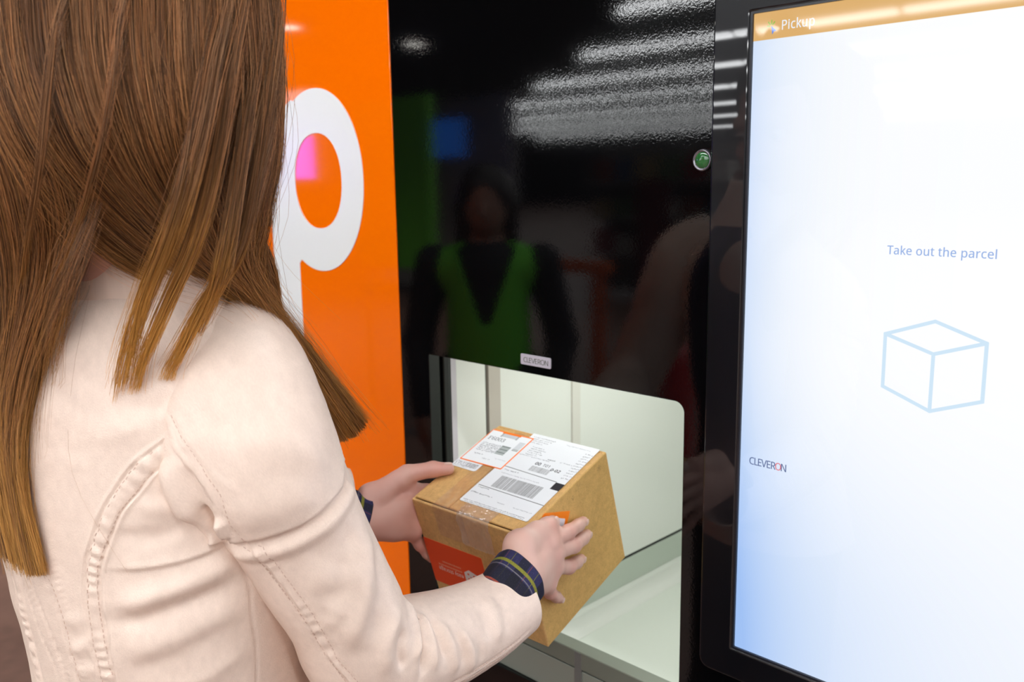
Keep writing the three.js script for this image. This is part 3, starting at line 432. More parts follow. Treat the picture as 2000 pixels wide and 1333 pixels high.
// ---- joints, in the parcel's own metres where the hands hold it
const RH = { wrist: [0.1245, 0.0815, 0.1405], thumb: [[0.1155, 0.1045, 0.122], [0.1105, 0.0955, 0.085], [0.1065, 0.0850, 0.061], [0.1015, 0.0785, 0.0465]],
  fingers: [[[0.1140, 0.0757, 0.0778], [0.1105, 0.0554, 0.0312], [0.1043, 0.0432, 0.0045], [0.1000, 0.0365, -0.0115]], [[0.1155, 0.0590, 0.0765], [0.1120, 0.0325, 0.0292], [0.1043, 0.0197, 0.0013], [0.1000, 0.0142, -0.0135]],
    [[0.1140, 0.0405, 0.0790], [0.1105, 0.0102, 0.0446], [0.1043, -0.0029, 0.0220], [0.0998, -0.0105, 0.0068]], [[0.1120, 0.0262, 0.0930], [0.1085, 0.0011, 0.0844], [0.1033, -0.0197, 0.0706], [0.0993, -0.0335, 0.0605]]] };
const LH = { wrist: [-0.1290, 0.0865, 0.1560], thumb: [[-0.1290, 0.1030, 0.1270], [-0.1140, 0.1075, 0.0720], [-0.0935, 0.1020, 0.0440], [-0.0785, 0.0985, 0.0315]],
  fingers: [[[-0.1120, 0.0590, 0.0520], [-0.1075, 0.0340, 0.0130], [-0.1030, 0.0220, -0.0080], [-0.1005, 0.0120, -0.0200]], [[-0.1130, 0.0530, 0.0680], [-0.1080, 0.0180, 0.0350], [-0.1030, -0.0040, 0.0160], [-0.1005, -0.0160, 0.0070]],
    [[-0.1120, 0.0450, 0.0830], [-0.1075, 0.0050, 0.0600], [-0.1030, -0.0190, 0.0480], [-0.1005, -0.0320, 0.0420]], [[-0.1090, 0.0370, 0.0985], [-0.1055, 0.0060, 0.0920], [-0.1025, -0.0120, 0.0870], [-0.1005, -0.0230, 0.0840]]] };
const FR = [[0.0108, 0.0090, 0.0078, 0.0066], [0.0110, 0.0093, 0.0080, 0.0067], [0.0106, 0.0088, 0.0077, 0.0064], [0.0092, 0.0078, 0.0068, 0.0057]], TR = [0.0160, 0.0120, 0.0104, 0.0083];
function handField(H, elbow, up) {   // up: towards the back of the hand, along the parcel's x
  const w = inBox(...H.wrist), e = elbow, palm = [cap(e, w, 0.024, 0.0215)], digits = [], knuckle = [];
  H.fingers.forEach((f, i) => {
    const P = f.map((q) => inBox(...q)), m = P[0], low = inBox(f[0][0] - up * 0.006, f[0][1], f[0][2]);
    palm.push(cap(w, m, 0.0195, 0.0122), cap(inBox(H.wrist[0] - up * 0.004, H.wrist[1], H.wrist[2]), low, 0.0185, 0.0115));
    const c = [0, 1, 2].map((k) => cap(P[k], P[k + 1], FR[i][k], FR[i][k + 1])); digits.push(join(c, 0.004));
    if (i < 3) palm.push(cap(m, inBox(...H.fingers[i + 1][0]), 0.0112, 0.0112));
    const kn = inBox(f[0][0] + up * 0.0058, f[0][1], f[0][2]); knuckle.push(cap(kn, kn.clone().lerp(P[1], 0.12), 0.0082, 0.0075), cap(kn, w.clone().lerp(kn, 0.45), 0.0062, 0.0055));
  });
  const t = H.thumb.map((q) => inBox(...q)), web = inBox(...H.fingers[0][0]);
  const thumb = join([cap(t[0], t[1], TR[0], TR[1]), cap(t[1], t[2], TR[1], TR[2]), cap(t[2], t[3], TR[2], TR[3])], 0.005);
  const thenar = join([cap(w.clone().lerp(t[0], 0.35), t[0], 0.0195, 0.0178), cap(t[0], inBox(...H.fingers[1][0]).lerp(t[0], 0.35), 0.0155, 0.0125)], 0.008);
  palm.push(cap(w, t[0], 0.0200, 0.0150), cap(t[0].clone().lerp(t[1], 0.75), web, 0.0095, 0.0095));
  const pad = H.fingers[3][0], heel = inBox(lerp(H.wrist[0], pad[0], 0.6) - up * 0.006, lerp(H.wrist[1], pad[1], 0.6) - 0.006, lerp(H.wrist[2], pad[2], 0.6)); palm.push(cap(w, heel, 0.017, up > 0 ? 0.0165 : 0.0125));
  const P0 = join(palm, 0.011), K = join(knuckle, 0.003), P = (x, y, z) => smin(smin(P0(x, y, z), K(x, y, z), 0.005), thenar(x, y, z), 0.0045);
  return (x, y, z) => { let d = digits[0](x, y, z); for (let i = 1; i < 4; i++) d = smin(d, digits[i](x, y, z), 0.0022); return smin(smin(P(x, y, z), d, 0.0075), thumb(x, y, z), 0.008); };
}
const middle = (arm, s) => arm.at(s, 0, V(0, 0, 0)).add(arm.at(s, Math.PI, V(0, 0, 0))).multiplyScalar(0.5);   // the middle of a sleeve
const foreR = middle(armR, 0.86), foreL = middle(armL, 0.86);
const HEAD = V(-0.758, 1.596, 0.566), headTurn = new THREE.Quaternion().setFromEuler(new THREE.Euler(-0.36, 0.12, 0, 'YXZ'));
const hd = (x, y, z) => V(x, y, z).applyQuaternion(headTurn).add(HEAD), headInv = headTurn.clone().invert();
const skin = phys(0xffffff, 0.48, { vertexColors: true, sheen: 0.15, sheenRoughness: 0.5, sheenColor: lin(0.9, 0.6, 0.5) });
const person = (() => {
  const handR = handField(RH, foreR, 1), handL = handField(LH, foreL, -1), near = (p, q) => { const lo = V(9, 9, 9), hi = V(-9, -9, -9); for (const a of q) { lo.min(a); hi.max(a); } return [lo.subScalar(p), hi.addScalar(p)]; };
  const ptsR = [foreR, inBox(...RH.wrist), ...RH.thumb.map((q) => inBox(...q)), ...RH.fingers.flat().map((q) => inBox(...q))], ptsL = [foreL, inBox(...LH.wrist), ...LH.thumb.map((q) => inBox(...q)), ...LH.fingers.flat().map((q) => inBox(...q))];
  const tone = (red) => [lerp(0.70, 0.66, red), lerp(0.445, 0.285, red), lerp(0.365, 0.225, red)];
  const knuckles = (H) => [...H.fingers.map((f) => [f[0], 0.010, 0.55]), ...H.fingers.map((f) => [f[1], 0.008, 0.6]), [H.thumb[2], 0.012, 0.5], ...H.fingers.map((f) => [f[3], 0.007, 0.45])].map(([q, r, k]) => [inBox(...q), r, k]);
  const flush = (H, base) => { const K = knuckles(H); return (x, y, z) => { let r = base; for (const [q, s, k] of K) { const d = (x - q.x) ** 2 + (y - q.y) ** 2 + (z - q.z) ** 2; r += k * Math.exp(-d / (s * s * 2.4)); } return tone(clamp(r + 0.9 * n3(x * 90, y * 90, z * 90) * 0.5, 0, 1)); }; };
  const [a, b] = near(0.04, ptsR), [c, d] = near(0.04, ptsL);
  const gR = paint(nets(handR, a, b, 0.0023), flush(RH, 0.12)), gL = paint(nets(handL, c, d, 0.0023), flush(LH, 0.42));
  // head
  const face = (x, y, z) => { const p = V(x, y, z).sub(HEAD).applyQuaternion(headInv); return headF(p.x, p.y, p.z); };
  const solid = join([egg(V(0, 0.022, 0.012), V(0.073, 0.09, 0.092)), egg(V(0, -0.035, -0.03), V(0.059, 0.083, 0.066)), cap(V(0, -0.098, -0.07), V(0, -0.098, -0.066), 0.019), cap(V(-0.034, 0.02, -0.078), V(0.034, 0.02, -0.078), 0.012), egg(V(0.036, -0.034, -0.066), V(0.022, 0.02, 0.02)), egg(V(-0.036, -0.034, -0.066), V(0.022, 0.02, 0.02))], 0.02);
  const nose = join([cap(V(0, 0.004, -0.090), V(0, -0.036, -0.108), 0.007, 0.0095), cap(V(-0.010, -0.04, -0.096), V(0.010, -0.04, -0.096), 0.0065)], 0.008);
  const lips = join([cap(V(-0.02, -0.066, -0.084), V(0, -0.063, -0.093), 0.004, 0.0058), cap(V(0.02, -0.066, -0.084), V(0, -0.063, -0.093), 0.004, 0.0058), cap(V(-0.016, -0.071, -0.086), V(0.016, -0.071, -0.086), 0.0062)], 0.003);
  const ears = [-1, 1].map((s) => egg(V(s * 0.073, -0.008, 0.006), V(0.011, 0.031, 0.019)));
  const headF = (x, y, z) => { let q = smin(solid(x, y, z), nose(x, y, z), 0.01); q = smin(q, lips(x, y, z), 0.003); for (const e of ears) q = smin(q, e(x, y, z), 0.006); for (const s of [-1, 1]) { const k = Math.hypot(x - s * 0.031, y - 0.001, z + 0.094) - 0.0155; q = -smin(-q, k, 0.008); } return q; };
  const neckTop = hd(0, -0.05, 0.03), neckBase = V(-0.814, 1.36, 0.565), neck = cap(neckTop, neckBase, 0.047, 0.046), headN = (x, y, z) => smin(face(x, y, z), neck(x, y, z), 0.025);
  const gH = paint(nets(headN, V(HEAD.x - 0.14, 1.39, HEAD.z - 0.17), V(HEAD.x + 0.14, 1.76, HEAD.z + 0.16), 0.0036), (x, y, z) => { const p = V(x, y, z).sub(HEAD).applyQuaternion(headInv), l = lips(p.x, p.y, p.z); return l < 0.0012 ? [0.52, 0.2, 0.17] : tone(0.15 + 0.4 * n3(x * 40, y * 40, z * 40)); });
  // trunk, arms and legs under the clothes
  const S = [V(-0.712, 1.300, 0.535), V(-0.965, 1.320, 0.58)], trunk = join([cap(V(-0.816, 1.33, 0.563), V(-0.808, 1.22, 0.569), 0.05, 0.075), cap(S[0], S[1], 0.034), cap(V(-0.808, 1.22, 0.569), V(-0.788, 1.05, 0.576), 0.08, 0.078), cap(V(-0.84, 0.92, 0.60), V(-0.735, 0.92, 0.57), 0.085), neck,
    ...[[armR, foreR], [armL, foreL]].flatMap(([arm, f], i) => [cap(S[i], middle(arm, 0.35), 0.036, 0.036), cap(middle(arm, 0.35), middle(arm, 0.62), 0.036, 0.033), cap(middle(arm, 0.62), middle(arm, 0.74), 0.033, 0.031), cap(middle(arm, 0.74), f, 0.030, 0.023)]),
    ...[[-0.855, -0.87, -0.875], [-0.725, -0.705, -0.70]].flatMap(([a1, b1, c1], i) => [cap(V(a1, 0.86, 0.59 - i * 0.02), V(b1, 0.47, 0.57 - i * 0.02), 0.075, 0.048), cap(V(b1, 0.47, 0.57 - i * 0.02), V(c1, 0.07, 0.61 - i * 0.02), 0.05, 0.033)])], 0.03);
  const gT = paint(nets(trunk, V(-1.1, 0.02, 0.3), V(-0.55, 1.44, 0.72), 0.0085), () => tone(0.1));
  return tag(obj('person', [gR, gL, gH, gT].map((g) => { g.setAttribute('uv', new THREE.BufferAttribute(new Float32Array(g.attributes.position.count * 2), 2)); return g; }), skin), 'woman with long brown hair in a pale pink leather jacket taking the parcel out', 'person');
})();
// finger nails that show
for (const [H, f, up] of [[RH, 0, 1], [RH, 1, 1], [RH, 2, 1], [RH, 3, 1], [RH, -1, 1], [LH, -1, -1]]) {
  const F = f < 0 ? H.thumb : H.fingers[f], r = f < 0 ? TR : FR[f], tip = inBox(...F[3]), prev = inBox(...F[2]), dir = tip.clone().sub(prev).normalize();
  const out = (f < 0 ? (up > 0 ? inBox(F[3][0] + 0.85, F[3][1] + 0.5, F[3][2] + 0.15) : inBox(F[3][0] - 0.5, F[3][1] + 0.86, F[3][2])) : inBox(F[3][0] + up, F[3][1], F[3][2])).sub(tip); out.addScaledVector(dir, -out.dot(dir)).normalize();
  const s = V(0, 0, 0).crossVectors(out, dir), g = new THREE.SphereGeometry(1, 20, 12); g.scale(r[3] * 0.66, r[3] * 0.2, r[3] * 0.85); g.translate(0, r[3] * 0.86, -r[3] * 0.05);
  g.applyMatrix4(new THREE.Matrix4().makeBasis(s, out, dir).setPosition(tip.clone().addScaledVector(dir, -0.0005)));
  obj('fingernail', g, phys(lin(0.74, 0.50, 0.43), 0.35), person);
}
for (const s of [-1, 1]) { const e = obj('eye', new THREE.SphereGeometry(0.0122, 24, 16).translate(...hd(s * 0.031, 0.001, -0.0765).toArray()), phys(0xf0ece6, 0.15), person); const ir = new THREE.SphereGeometry(0.0062, 16, 12).scale(1, 1, 0.3).applyQuaternion(headTurn).translate(...hd(s * 0.031, -0.001, -0.0878).toArray()); obj('iris', ir, phys(0x3d2a1a, 0.2), e); }

// ---- the jacket
const grain = (() => { const a = noise(128), b = noise(50), c = noise(200); return field(1024, (u, v) => { const w = 0.35 * (b(u * 50, v * 50) - 0.5), k = Math.abs(a(u * 128 + w * 4, v * 128) - 0.5) * 2, q = Math.abs(c(u * 200, v * 200 + w * 6) - 0.5) * 2; return 0.25 + 0.5 * Math.pow(k, 0.6) + 0.25 * Math.pow(q, 0.6); }); })();
const leatherTint = (() => { const a = noise(24), b = noise(160); return tint(512, (u, v) => { const k = (a(u * 24, v * 24) - 0.5) * 7 + (b(u * 160, v * 160) - 0.5) * 6; return [237 + k, 214 + k, 198 + k]; }); })();
const leather = phys(0xffffff, 0.46, { map: leatherTint, bumpMap: grain, bumpScale: 0.00022, specularIntensity: 0.8 });
const R = (pts, w, d, kind, more = {}) => ({ pts, w, d, kind, ...more });
const back = { princessL: [[0.752, 0.105], [0.729, 0.13], [0.708, 0.15], [0.671, 0.17], [0.637, 0.185], [0.596, 0.198], [0.563, 0.207], [0.508, 0.212], [0.458, 0.21], [0.404, 0.207], [0.2, 0.205], [0.01, 0.21]], princessR: [[0.722, 0.097], [0.7, 0.128], [0.671, 0.147], [0.646, 0.163], [0.613, 0.175], [0.567, 0.19], [0.537, 0.193], [0.492, 0.193], [0.438, 0.19], [0.404, 0.188], [0.2, 0.187], [0.01, 0.19]],
  gather: [[0.738, 0.1], [0.717, 0.13], [0.692, 0.149], [0.658, 0.168], [0.625, 0.18], [0.583, 0.194], [0.55, 0.2], [0.5, 0.2025], [0.45, 0.2], [0.404, 0.1975], [0.2, 0.196], [0.01, 0.2]] };
const mir = (pts) => pts.map(([s, t]) => [s, 0.5 - t]);
const seams = [back.princessL, back.princessR, mir(back.princessL), mir(back.princessR), [[0.9, 0.25], [0.62, 0.262], [0.517, 0.268], [0.458, 0.258], [0.383, 0.25], [0.2, 0.25], [0.01, 0.25]]];
const jacket = (() => {
  const rel = []; for (const p of seams) rel.push(R(p, 0.0011, -0.0016, '', { open: 1 }));
  rel.push(R(back.princessL.map(([s, t]) => [s, t + 0.0035]), 0.0022, 0.0009, '', { open: 1 }), R(back.princessR.map(([s, t]) => [s, t - 0.003]), 0.0016, 0.0011, '', { open: 1 }));
  for (const g of [back.gather, mir(back.gather)]) rel.push(R(g, 0.0062, 0.0011, 'gather', { step: 0.0105, open: 1 }), R(g, 0.0062, 0.0014, '', { open: 1 }));
  for (const p of [[[0.56, 0.292], [0.508, 0.285], [0.483, 0.278], [0.429, 0.27], [0.375, 0.26], [0.2, 0.262], [0.02, 0.265]], [[0.58, 0.256], [0.525, 0.25], [0.475, 0.242], [0.433, 0.24], [0.388, 0.237], [0.2, 0.238], [0.02, 0.235]]]) rel.push(R(p, 0.0009, -0.0012, '', { open: 1 }), R(p.map(([s, t]) => [s, t - 0.011]), 0.004, 0.00045, 'gather', { step: 0.005, open: 1 }));
  rel.push(R([[0.56, 0.04], [0.512, 0.03], [0.475, 0.028], [0.375, 0.018], [0.1, 0.02]], 0.0012, -0.0016, '', { open: 1 }));
  // folds drawn from the armhole across the side
  rel.push(R([[0.595, 0.045], [0.578, 0.09], [0.568, 0.14], [0.563, 0.186]], 0.006, 0.0034, 'step'), R([[0.565, 0.035], [0.533, 0.12], [0.508, 0.183]], 0.011, 0.0052), R([[0.535, 0.045], [0.512, 0.117], [0.498, 0.15], [0.487, 0.19]], 0.008, -0.0045), R([[0.5, 0.03], [0.462, 0.12], [0.436, 0.18]], 0.012, 0.0034), R([[0.475, 0.05], [0.44, 0.13], [0.415, 0.18]], 0.01, -0.0026),
    R([[0.62, 0.1], [0.612, 0.14], [0.615, 0.17]], 0.007, -0.0022), R([[0.655, 0.08], [0.65, 0.12], [0.655, 0.15]], 0.008, 0.0024), R([[0.43, 0.03], [0.4, 0.09], [0.37, 0.16]], 0.01, 0.0028), R([[0.49, 0.215], [0.478, 0.228], [0.485, 0.238]], 0.006, 0.0018), R([[0.455, 0.212], [0.44, 0.226], [0.442, 0.238]], 0.006, 0.002), R([[0.42, 0.21], [0.403, 0.225], [0.41, 0.236]], 0.006, 0.0018), R([[0.77, 0.13], [0.752, 0.16], [0.745, 0.2]], 0.01, 0.0018), R([[0.8, 0.1], [0.785, 0.13], [0.78, 0.16]], 0.007, -0.0016));
  const inner = 0.006;
  const at = (s, t, out) => { if (s < 0.03) { torsoAt(HEM, t * TAU, out); const k = (0.03 - s) / 0.03, [, x, z] = torsoRows(HEM); out.x = lerp(out.x, x, inner * 8 * Math.min(1, k * 3)); out.z = lerp(out.z, z, inner * 8 * Math.min(1, k * 3)); out.y += 0.03 * Math.max(0, k - 0.33); return out; } return torsoAt(lerp(HEM, NECK, (s - 0.03) / 0.97), t * TAU, out); };
  const g = gridMesh(300, 440, at, rel.map((f) => ({ ...f, pts: f.pts.map(([s, t]) => [0.03 + s * 0.97, t]) })), (s, t, x, y, z) => 0.0045 * n3(x * 14 + 3, y * 17, z * 14) + 0.0022 * n3(x * 34, y * 46, z * 34) + 0.0007 * n3(x * 110, y * 150, z * 110), [1.02 * 7, 0.6 * 7]);
  const m = obj('jacket', g, leather, person, 'pale pink leather jacket'); leather.side = THREE.DoubleSide; return m;
})();
const seamA = [[0.17, 0.99], [0.2, 0.995], [0.229, 0.99], [0.263, 0.975], [0.296, 0.995], [0.317, 0.995], [0.342, 0.968], [0.392, 0.965], [0.45, 0.957], [0.525, 0.962], [0.6, 0.92], [0.75, 0.87], [0.96, 0.85]], seamB = [[0.17, 0.972], [0.196, 0.97], [0.229, 0.96], [0.267, 0.948], [0.3, 0.965], [0.325, 0.962], [0.342, 0.94], [0.392, 0.94], [0.454, 0.932], [0.533, 0.938], [0.6, 0.896], [0.75, 0.845], [0.96, 0.825]];
const fitRows = rowsAt([[0, 0], [0.15, 0.215], [0.242, 0.27], [0.325, 0.34], [0.392, 0.408], [0.529, 0.554], [0.629, 0.65], [0.717, 0.733], [0.879, 0.883], [1, 1]]), fitSeam = (pts) => pts.map(([s, t]) => [fitRows(s)[1], t - 0.066]);   // where the lines lie along this sleeve
const sleeves = [armR, armL].map((arm, right) => {
  const rel = right === 0 ? [
    R(seamA, 0.0011, -0.0016, '', { open: 1 }), R(seamA.map(([s, t]) => [s, t - 0.006]), 0.0018, 0.001, '', { open: 1 }), R(seamB, 0.0009, -0.0007, '', { open: 1 }),
    R(seamA.map(([s, t], k) => [s, (t + seamB[k][1]) / 2]).slice(0, 11), 0.0055, 0.0009, 'gather', { step: 0.012, open: 1 }),
    // the deep fold across the upper arm, and the roll below it
    R([[0.322, 0.03], [0.333, -0.08], [0.342, -0.17], [0.342, -0.235], [0.340, -0.285], [0.322, -0.335]], 0.0085, -0.0085, 'step', { open: 1 }), R([[0.345, 0.005], [0.358, -0.11], [0.362, -0.21], [0.356, -0.31]], 0.008, 0.0050, '', { open: 1 }),
    R([[0.29, -0.02], [0.305, -0.12], [0.31, -0.22]], 0.018, 0.004), R([[0.25, -0.03], [0.235, -0.11], [0.262, -0.19]], 0.02, -0.003),
    // the bulge and pocket under the arm
    R([[0.25, 0.955], [0.27, 0.965], [0.29, 0.975], [0.308, 0.968]], 0.011, 0.009, '', { own: 1 }), R([[0.300, 0.938], [0.312, 0.944], [0.322, 0.948], [0.333, 0.952]], 0.0045, -0.018, '', { own: 1, open: 1 }), R([[0.305, 0.918], [0.318, 0.924], [0.330, 0.932]], 0.0055, 0.007, '', { own: 1 }), R([[0.325, 0.975], [0.333, 0.962], [0.338, 0.948]], 0.006, 0.006, '', { own: 1 }), R([[0.262, 0.925], [0.285, 0.932], [0.300, 0.94]], 0.007, -0.004, '', { own: 1 }),
    // the long soft edge above the elbow and the creases in its crook
    R([[0.40, 0.70], [0.442, 0.735], [0.471, 0.785], [0.5, 0.85], [0.529, 0.92]], 0.013, 0.0058), R([[0.43, 0.68], [0.475, 0.735], [0.505, 0.8], [0.53, 0.86]], 0.013, -0.0045), R([[0.41, 0.79], [0.44, 0.84], [0.46, 0.89]], 0.014, -0.003),
    R([[0.548, 0.60], [0.565, 0.65], [0.604, 0.69], [0.632, 0.765]], 0.0055, 0.0056), R([[0.575, 0.62], [0.622, 0.66], [0.648, 0.74], [0.65, 0.8]], 0.0045, -0.0055), R([[0.66, 0.6], [0.675, 0.65], [0.675, 0.72], [0.683, 0.79]], 0.0055, 0.0045), R([[0.695, 0.62], [0.702, 0.69], [0.71, 0.77]], 0.0045, -0.0040), R([[0.712, 0.64], [0.722, 0.69], [0.731, 0.755], [0.742, 0.82]], 0.006, 0.0036), R([[0.745, 0.68], [0.758, 0.75], [0.765, 0.81]], 0.005, -0.003), R([[0.752, 0.68], [0.773, 0.73], [0.785, 0.775], [0.792, 0.845]], 0.006, 0.0034), R([[0.8, 0.7], [0.812, 0.76], [0.82, 0.82]], 0.006, -0.002),
    R([[0.529, 0.70], [0.535, 0.76], [0.552, 0.81], [0.592, 0.83]], 0.008, 0.004), R([[0.555, 0.72], [0.575, 0.77], [0.61, 0.79]], 0.006, -0.005), R([[0.882, 0.60], [0.879, 0.64], [0.875, 0.7], [0.867, 0.79]], 0.009, 0.0026), R([[0.91, 0.60], [0.905, 0.69], [0.895, 0.77]], 0.007, -0.0016), R([[0.84, 0.62], [0.84, 0.69], [0.835, 0.76]], 0.008, -0.0018),
    R([[0.19, 0.97], [0.196, 0.93], [0.212, 0.855], [0.233, 0.785]], 0.012, -0.002), R([[0.15, 0.9], [0.168, 0.84], [0.192, 0.77], [0.204, 0.7]], 0.013, -0.0018), R([[0.235, 0.92], [0.248, 0.84], [0.27, 0.77], [0.3, 0.72]], 0.015, 0.0028), R([[0.38, 0.88], [0.4, 0.80], [0.4, 0.73]], 0.013, -0.0026), R([[0.41, 0.9], [0.435, 0.83], [0.44, 0.76]], 0.013, 0.0022), R([[0.48, 0.93], [0.47, 0.88], [0.45, 0.83]], 0.008, 0.002)] : [R([[0.352, 0.2], [0.388, 0.3], [0.4, 0.4], [0.385, 0.5]], 0.008, -0.006, 'step'), R([[0.8, 0.3], [0.82, 0.2], [0.8, 0.1]], 0.007, 0.004)];
  if (!right) for (const f of rel) if (!f.own) f.pts = fitSeam(f.pts);
  const at = (s, t, out) => { const end = 0.955; if (s <= end) return arm.at(s / end, t * TAU, out); const k = (s - end) / (1 - end); arm.at(1 - Math.max(0, k - 0.25) * 0.05, t * TAU, out); const c = arm.at(1, t * TAU + Math.PI, V(0, 0, 0)).add(arm.at(1, t * TAU, V(0, 0, 0))).multiplyScalar(0.5); return out.lerp(c, 0.085 * Math.min(1, k * 4)); };
  const g = gridMesh(270, 190, at, rel.map((f) => ({ ...f, pts: f.pts.map(([s, t]) => [s * 0.955, t]) })), (s, t, x, y, z) => ((0.0036 - 0.0016 * smooth(0.5, 0.7, s)) * n3(x * 16, y * 20, z * 16) + (0.0020 - 0.0011 * smooth(0.5, 0.7, s)) * n3(x * 38, y * 52, z * 38) + 0.0005 * n3(x * 110, y * 150, z * 110)) * smooth(1, 0.9, s) + 0.0042 * Math.exp(-((Math.max(-0.004, fromTorso(x, y, z)) / 0.0085) ** 2)) * smooth(0.36, 0.28, s) * (0.85 + 0.5 * n3(x * 90, y * 90, z * 90)), [0.4 * 7, arm.length * 7]);
  return obj('sleeve', g, leather, jacket);
});
{ // stitches along the seams: one short thread each
  const bits = [], run = (mesh, pts, at) => {
    const line = []; for (let k = 0; k < pts.length - 1; k++) for (let q = 0; q < 12; q++) line.push(at(lerp(pts[k][0], pts[k + 1][0], q / 12), lerp(pts[k][1], pts[k + 1][1], q / 12), V(0, 0, 0)).clone());
    const pos = mesh.geometry.attributes.position, nor = mesh.geometry.attributes.normal, off = worldOf(mesh); let acc = 0;
    for (let k = 0; k < line.length - 1; k++) { const a = line[k], b = line[k + 1], l = a.distanceTo(b), d = b.clone().sub(a).normalize(); for (; acc < l; acc += 0.0047) { const p = a.clone().lerp(b, acc / l); let best = 1e9, at2 = 0; for (let i = 0; i < pos.count; i++) { const dx = pos.getX(i) + off.x - p.x; if (dx > 0.012 || dx < -0.012) continue; const dd = dx * dx + (pos.getY(i) + off.y - p.y) ** 2 + (pos.getZ(i) + off.z - p.z) ** 2; if (dd < best) { best = dd; at2 = i; } }
      if (best > 2e-4) continue; const n = V(nor.getX(at2), nor.getY(at2), nor.getZ(at2)), h = V(pos.getX(at2), pos.getY(at2), pos.getZ(at2)).add(off).sub(p).dot(n), t = d.clone().addScaledVector(n, -d.dot(n)).normalize(), s = n.clone().cross(t);
      bits.push(new THREE.BoxGeometry(0.0006, 0.0005, 0.0028).applyMatrix4(new THREE.Matrix4().makeBasis(s, n, t).setPosition(p.addScaledVector(n, h + 0.0001)))); } acc -= l; }
  };
  const T = (s, t, out) => torsoAt(lerp(HEM, NECK, s), t * TAU, out), S = (s, t, out) => armR.at(s, t * TAU, out);
  run(jacket, back.princessL.slice(0, 11).map(([s, t]) => [s, t - 0.0035]), T); run(jacket, back.princessR.slice(0, 11).map(([s, t]) => [s, t + 0.0035]), T);
  run(jacket, [[0.56, 0.258], [0.525, 0.246], [0.475, 0.238], [0.433, 0.236], [0.388, 0.233], [0.2, 0.234]], T);
  run(sleeves[0], fitSeam(seamB), S); run(sleeves[0], fitSeam(seamA.map(([s, t]) => [s, t + 0.004]).slice(5)), S);
  const m = obj('stitching', bits, std(lin(0.66, 0.47, 0.38), 0.7), jacket, 'rows of fine pink stitches'); m.userData.kind = 'stuff';
}
{ // collar, zip in front and the shirt at the neck
  const low = torsoRows(1.40), high = V(-0.790, 1.518, 0.572);
  const ring = gridMesh(20, 120, (s, t, out) => { const q = s < 0.6 ? s / 0.6 : (1 - s) / 0.4, k = s < 0.6 ? 1 : 0.94, f = smooth(0, 0.75, q), c = Math.cos(t * TAU), d = Math.sin(t * TAU), A = lerp(low[3] - 0.004, 0.066, f) * k, B = lerp((d > 0 ? low[4] : low[5]) - 0.004, 0.063, f) * k; return out.set(lerp(low[1], high.x, q) + RT.x * c * A + BK.x * d * B, lerp(1.40, high.y, q) + 0.022 * d * q * q, lerp(low[2], high.z, q) + RT.z * c * A + BK.z * d * B); }, [], null, [1, 0.1]);
  obj('collar', ring, leather, jacket);
}
const plaid = print(512, 128, (c, w, h) => {
  c.fillStyle = '#25234f'; c.fillRect(0, 0, w, h); for (let x = 0; x < w; x += 170) { c.fillStyle = 'rgba(14,14,30,.7)'; c.fillRect(x, 0, 60, h); c.fillStyle = 'rgba(168,72,46,.6)'; c.fillRect(x + 70, 0, 4, h); c.fillStyle = 'rgba(150,148,40,.6)'; c.fillRect(x + 120, 0, 4, h); }
  c.fillStyle = 'rgba(12,12,26,.7)'; c.fillRect(0, 62, w, 30); c.fillStyle = '#86832a'; c.fillRect(0, 46, w, 6); c.fillStyle = '#77727a'; c.fillRect(0, 58, w, 2); c.fillStyle = '#a04432'; c.fillRect(0, 90, w, 4);
  for (let i = 0; i < w * h / 3; i++) { c.fillStyle = rnd() < 0.5 ? 'rgba(255,255,255,.05)' : 'rgba(0,0,0,.12)'; c.fillRect(Math.floor(rnd() * w), Math.floor(rnd() * h), 2, 1); }
});
const cloth = std(0xffffff, 0.85, { map: plaid, side: THREE.DoubleSide });
for (const [H, arm, r0] of [[RH, armR, 0.0345], [LH, armL, 0.0325]]) {
  const w = inBox(...H.wrist), inside = arm.at(0.93, 0, V(0, 0, 0)).add(arm.at(0.93, Math.PI, V(0, 0, 0))).multiplyScalar(0.5), dir = w.clone().sub(inside).normalize(), mid = inBox(...H.fingers[1][0]).sub(w).normalize(), tipDir = dir.clone().lerp(mid, 0.35).normalize();
  const side = V(0, 1, 0).cross(tipDir).normalize(), up = tipDir.clone().cross(side).normalize(), end = w.clone().addScaledVector(tipDir, H === RH ? 0.004 : 0.011);
  const at = (s, t, out) => { const k = s < 0.8 ? s / 0.8 : 1 - (s - 0.8) * 1.5, r = (s < 0.8 ? 1 : 0.955) * (r0 + 0.0012 * Math.sin(t * TAU * 2 + 1) + 0.0008 * Math.sin(t * TAU * 5)), c = Math.cos(t * TAU), q = Math.sin(t * TAU); return out.copy(inside).lerp(end, k).addScaledVector(side, c * r * 0.9).addScaledVector(up, q * r * 1.04); };
  obj('shirt_cuff', gridMesh(26, 96, at, [], (s, t) => 0.0006 * Math.sin(s * 9 + t * 22) * smooth(0, 0.3, s), [2, 1]), cloth, person, 'navy plaid shirt cuff');
}
obj('shirt_front', gridMesh(80, 60, (s, t, out) => { const ss = lerp(0.06, 0.93, s), tt = 0.75 + (t - 0.5) * lerp(0.2, 0.14, s), y = lerp(HEM, NECK, ss); torsoAt(y, tt * TAU, out); const [, x, z] = torsoRows(y), k = 1 + 0.05 * (1 - (2 * t - 1) ** 6); out.x = x + (out.x - x) * k; out.z = z + (out.z - z) * k; return out; }, [], null, [1.2, 4], false), cloth, person, 'navy plaid shirt in the open jacket front');
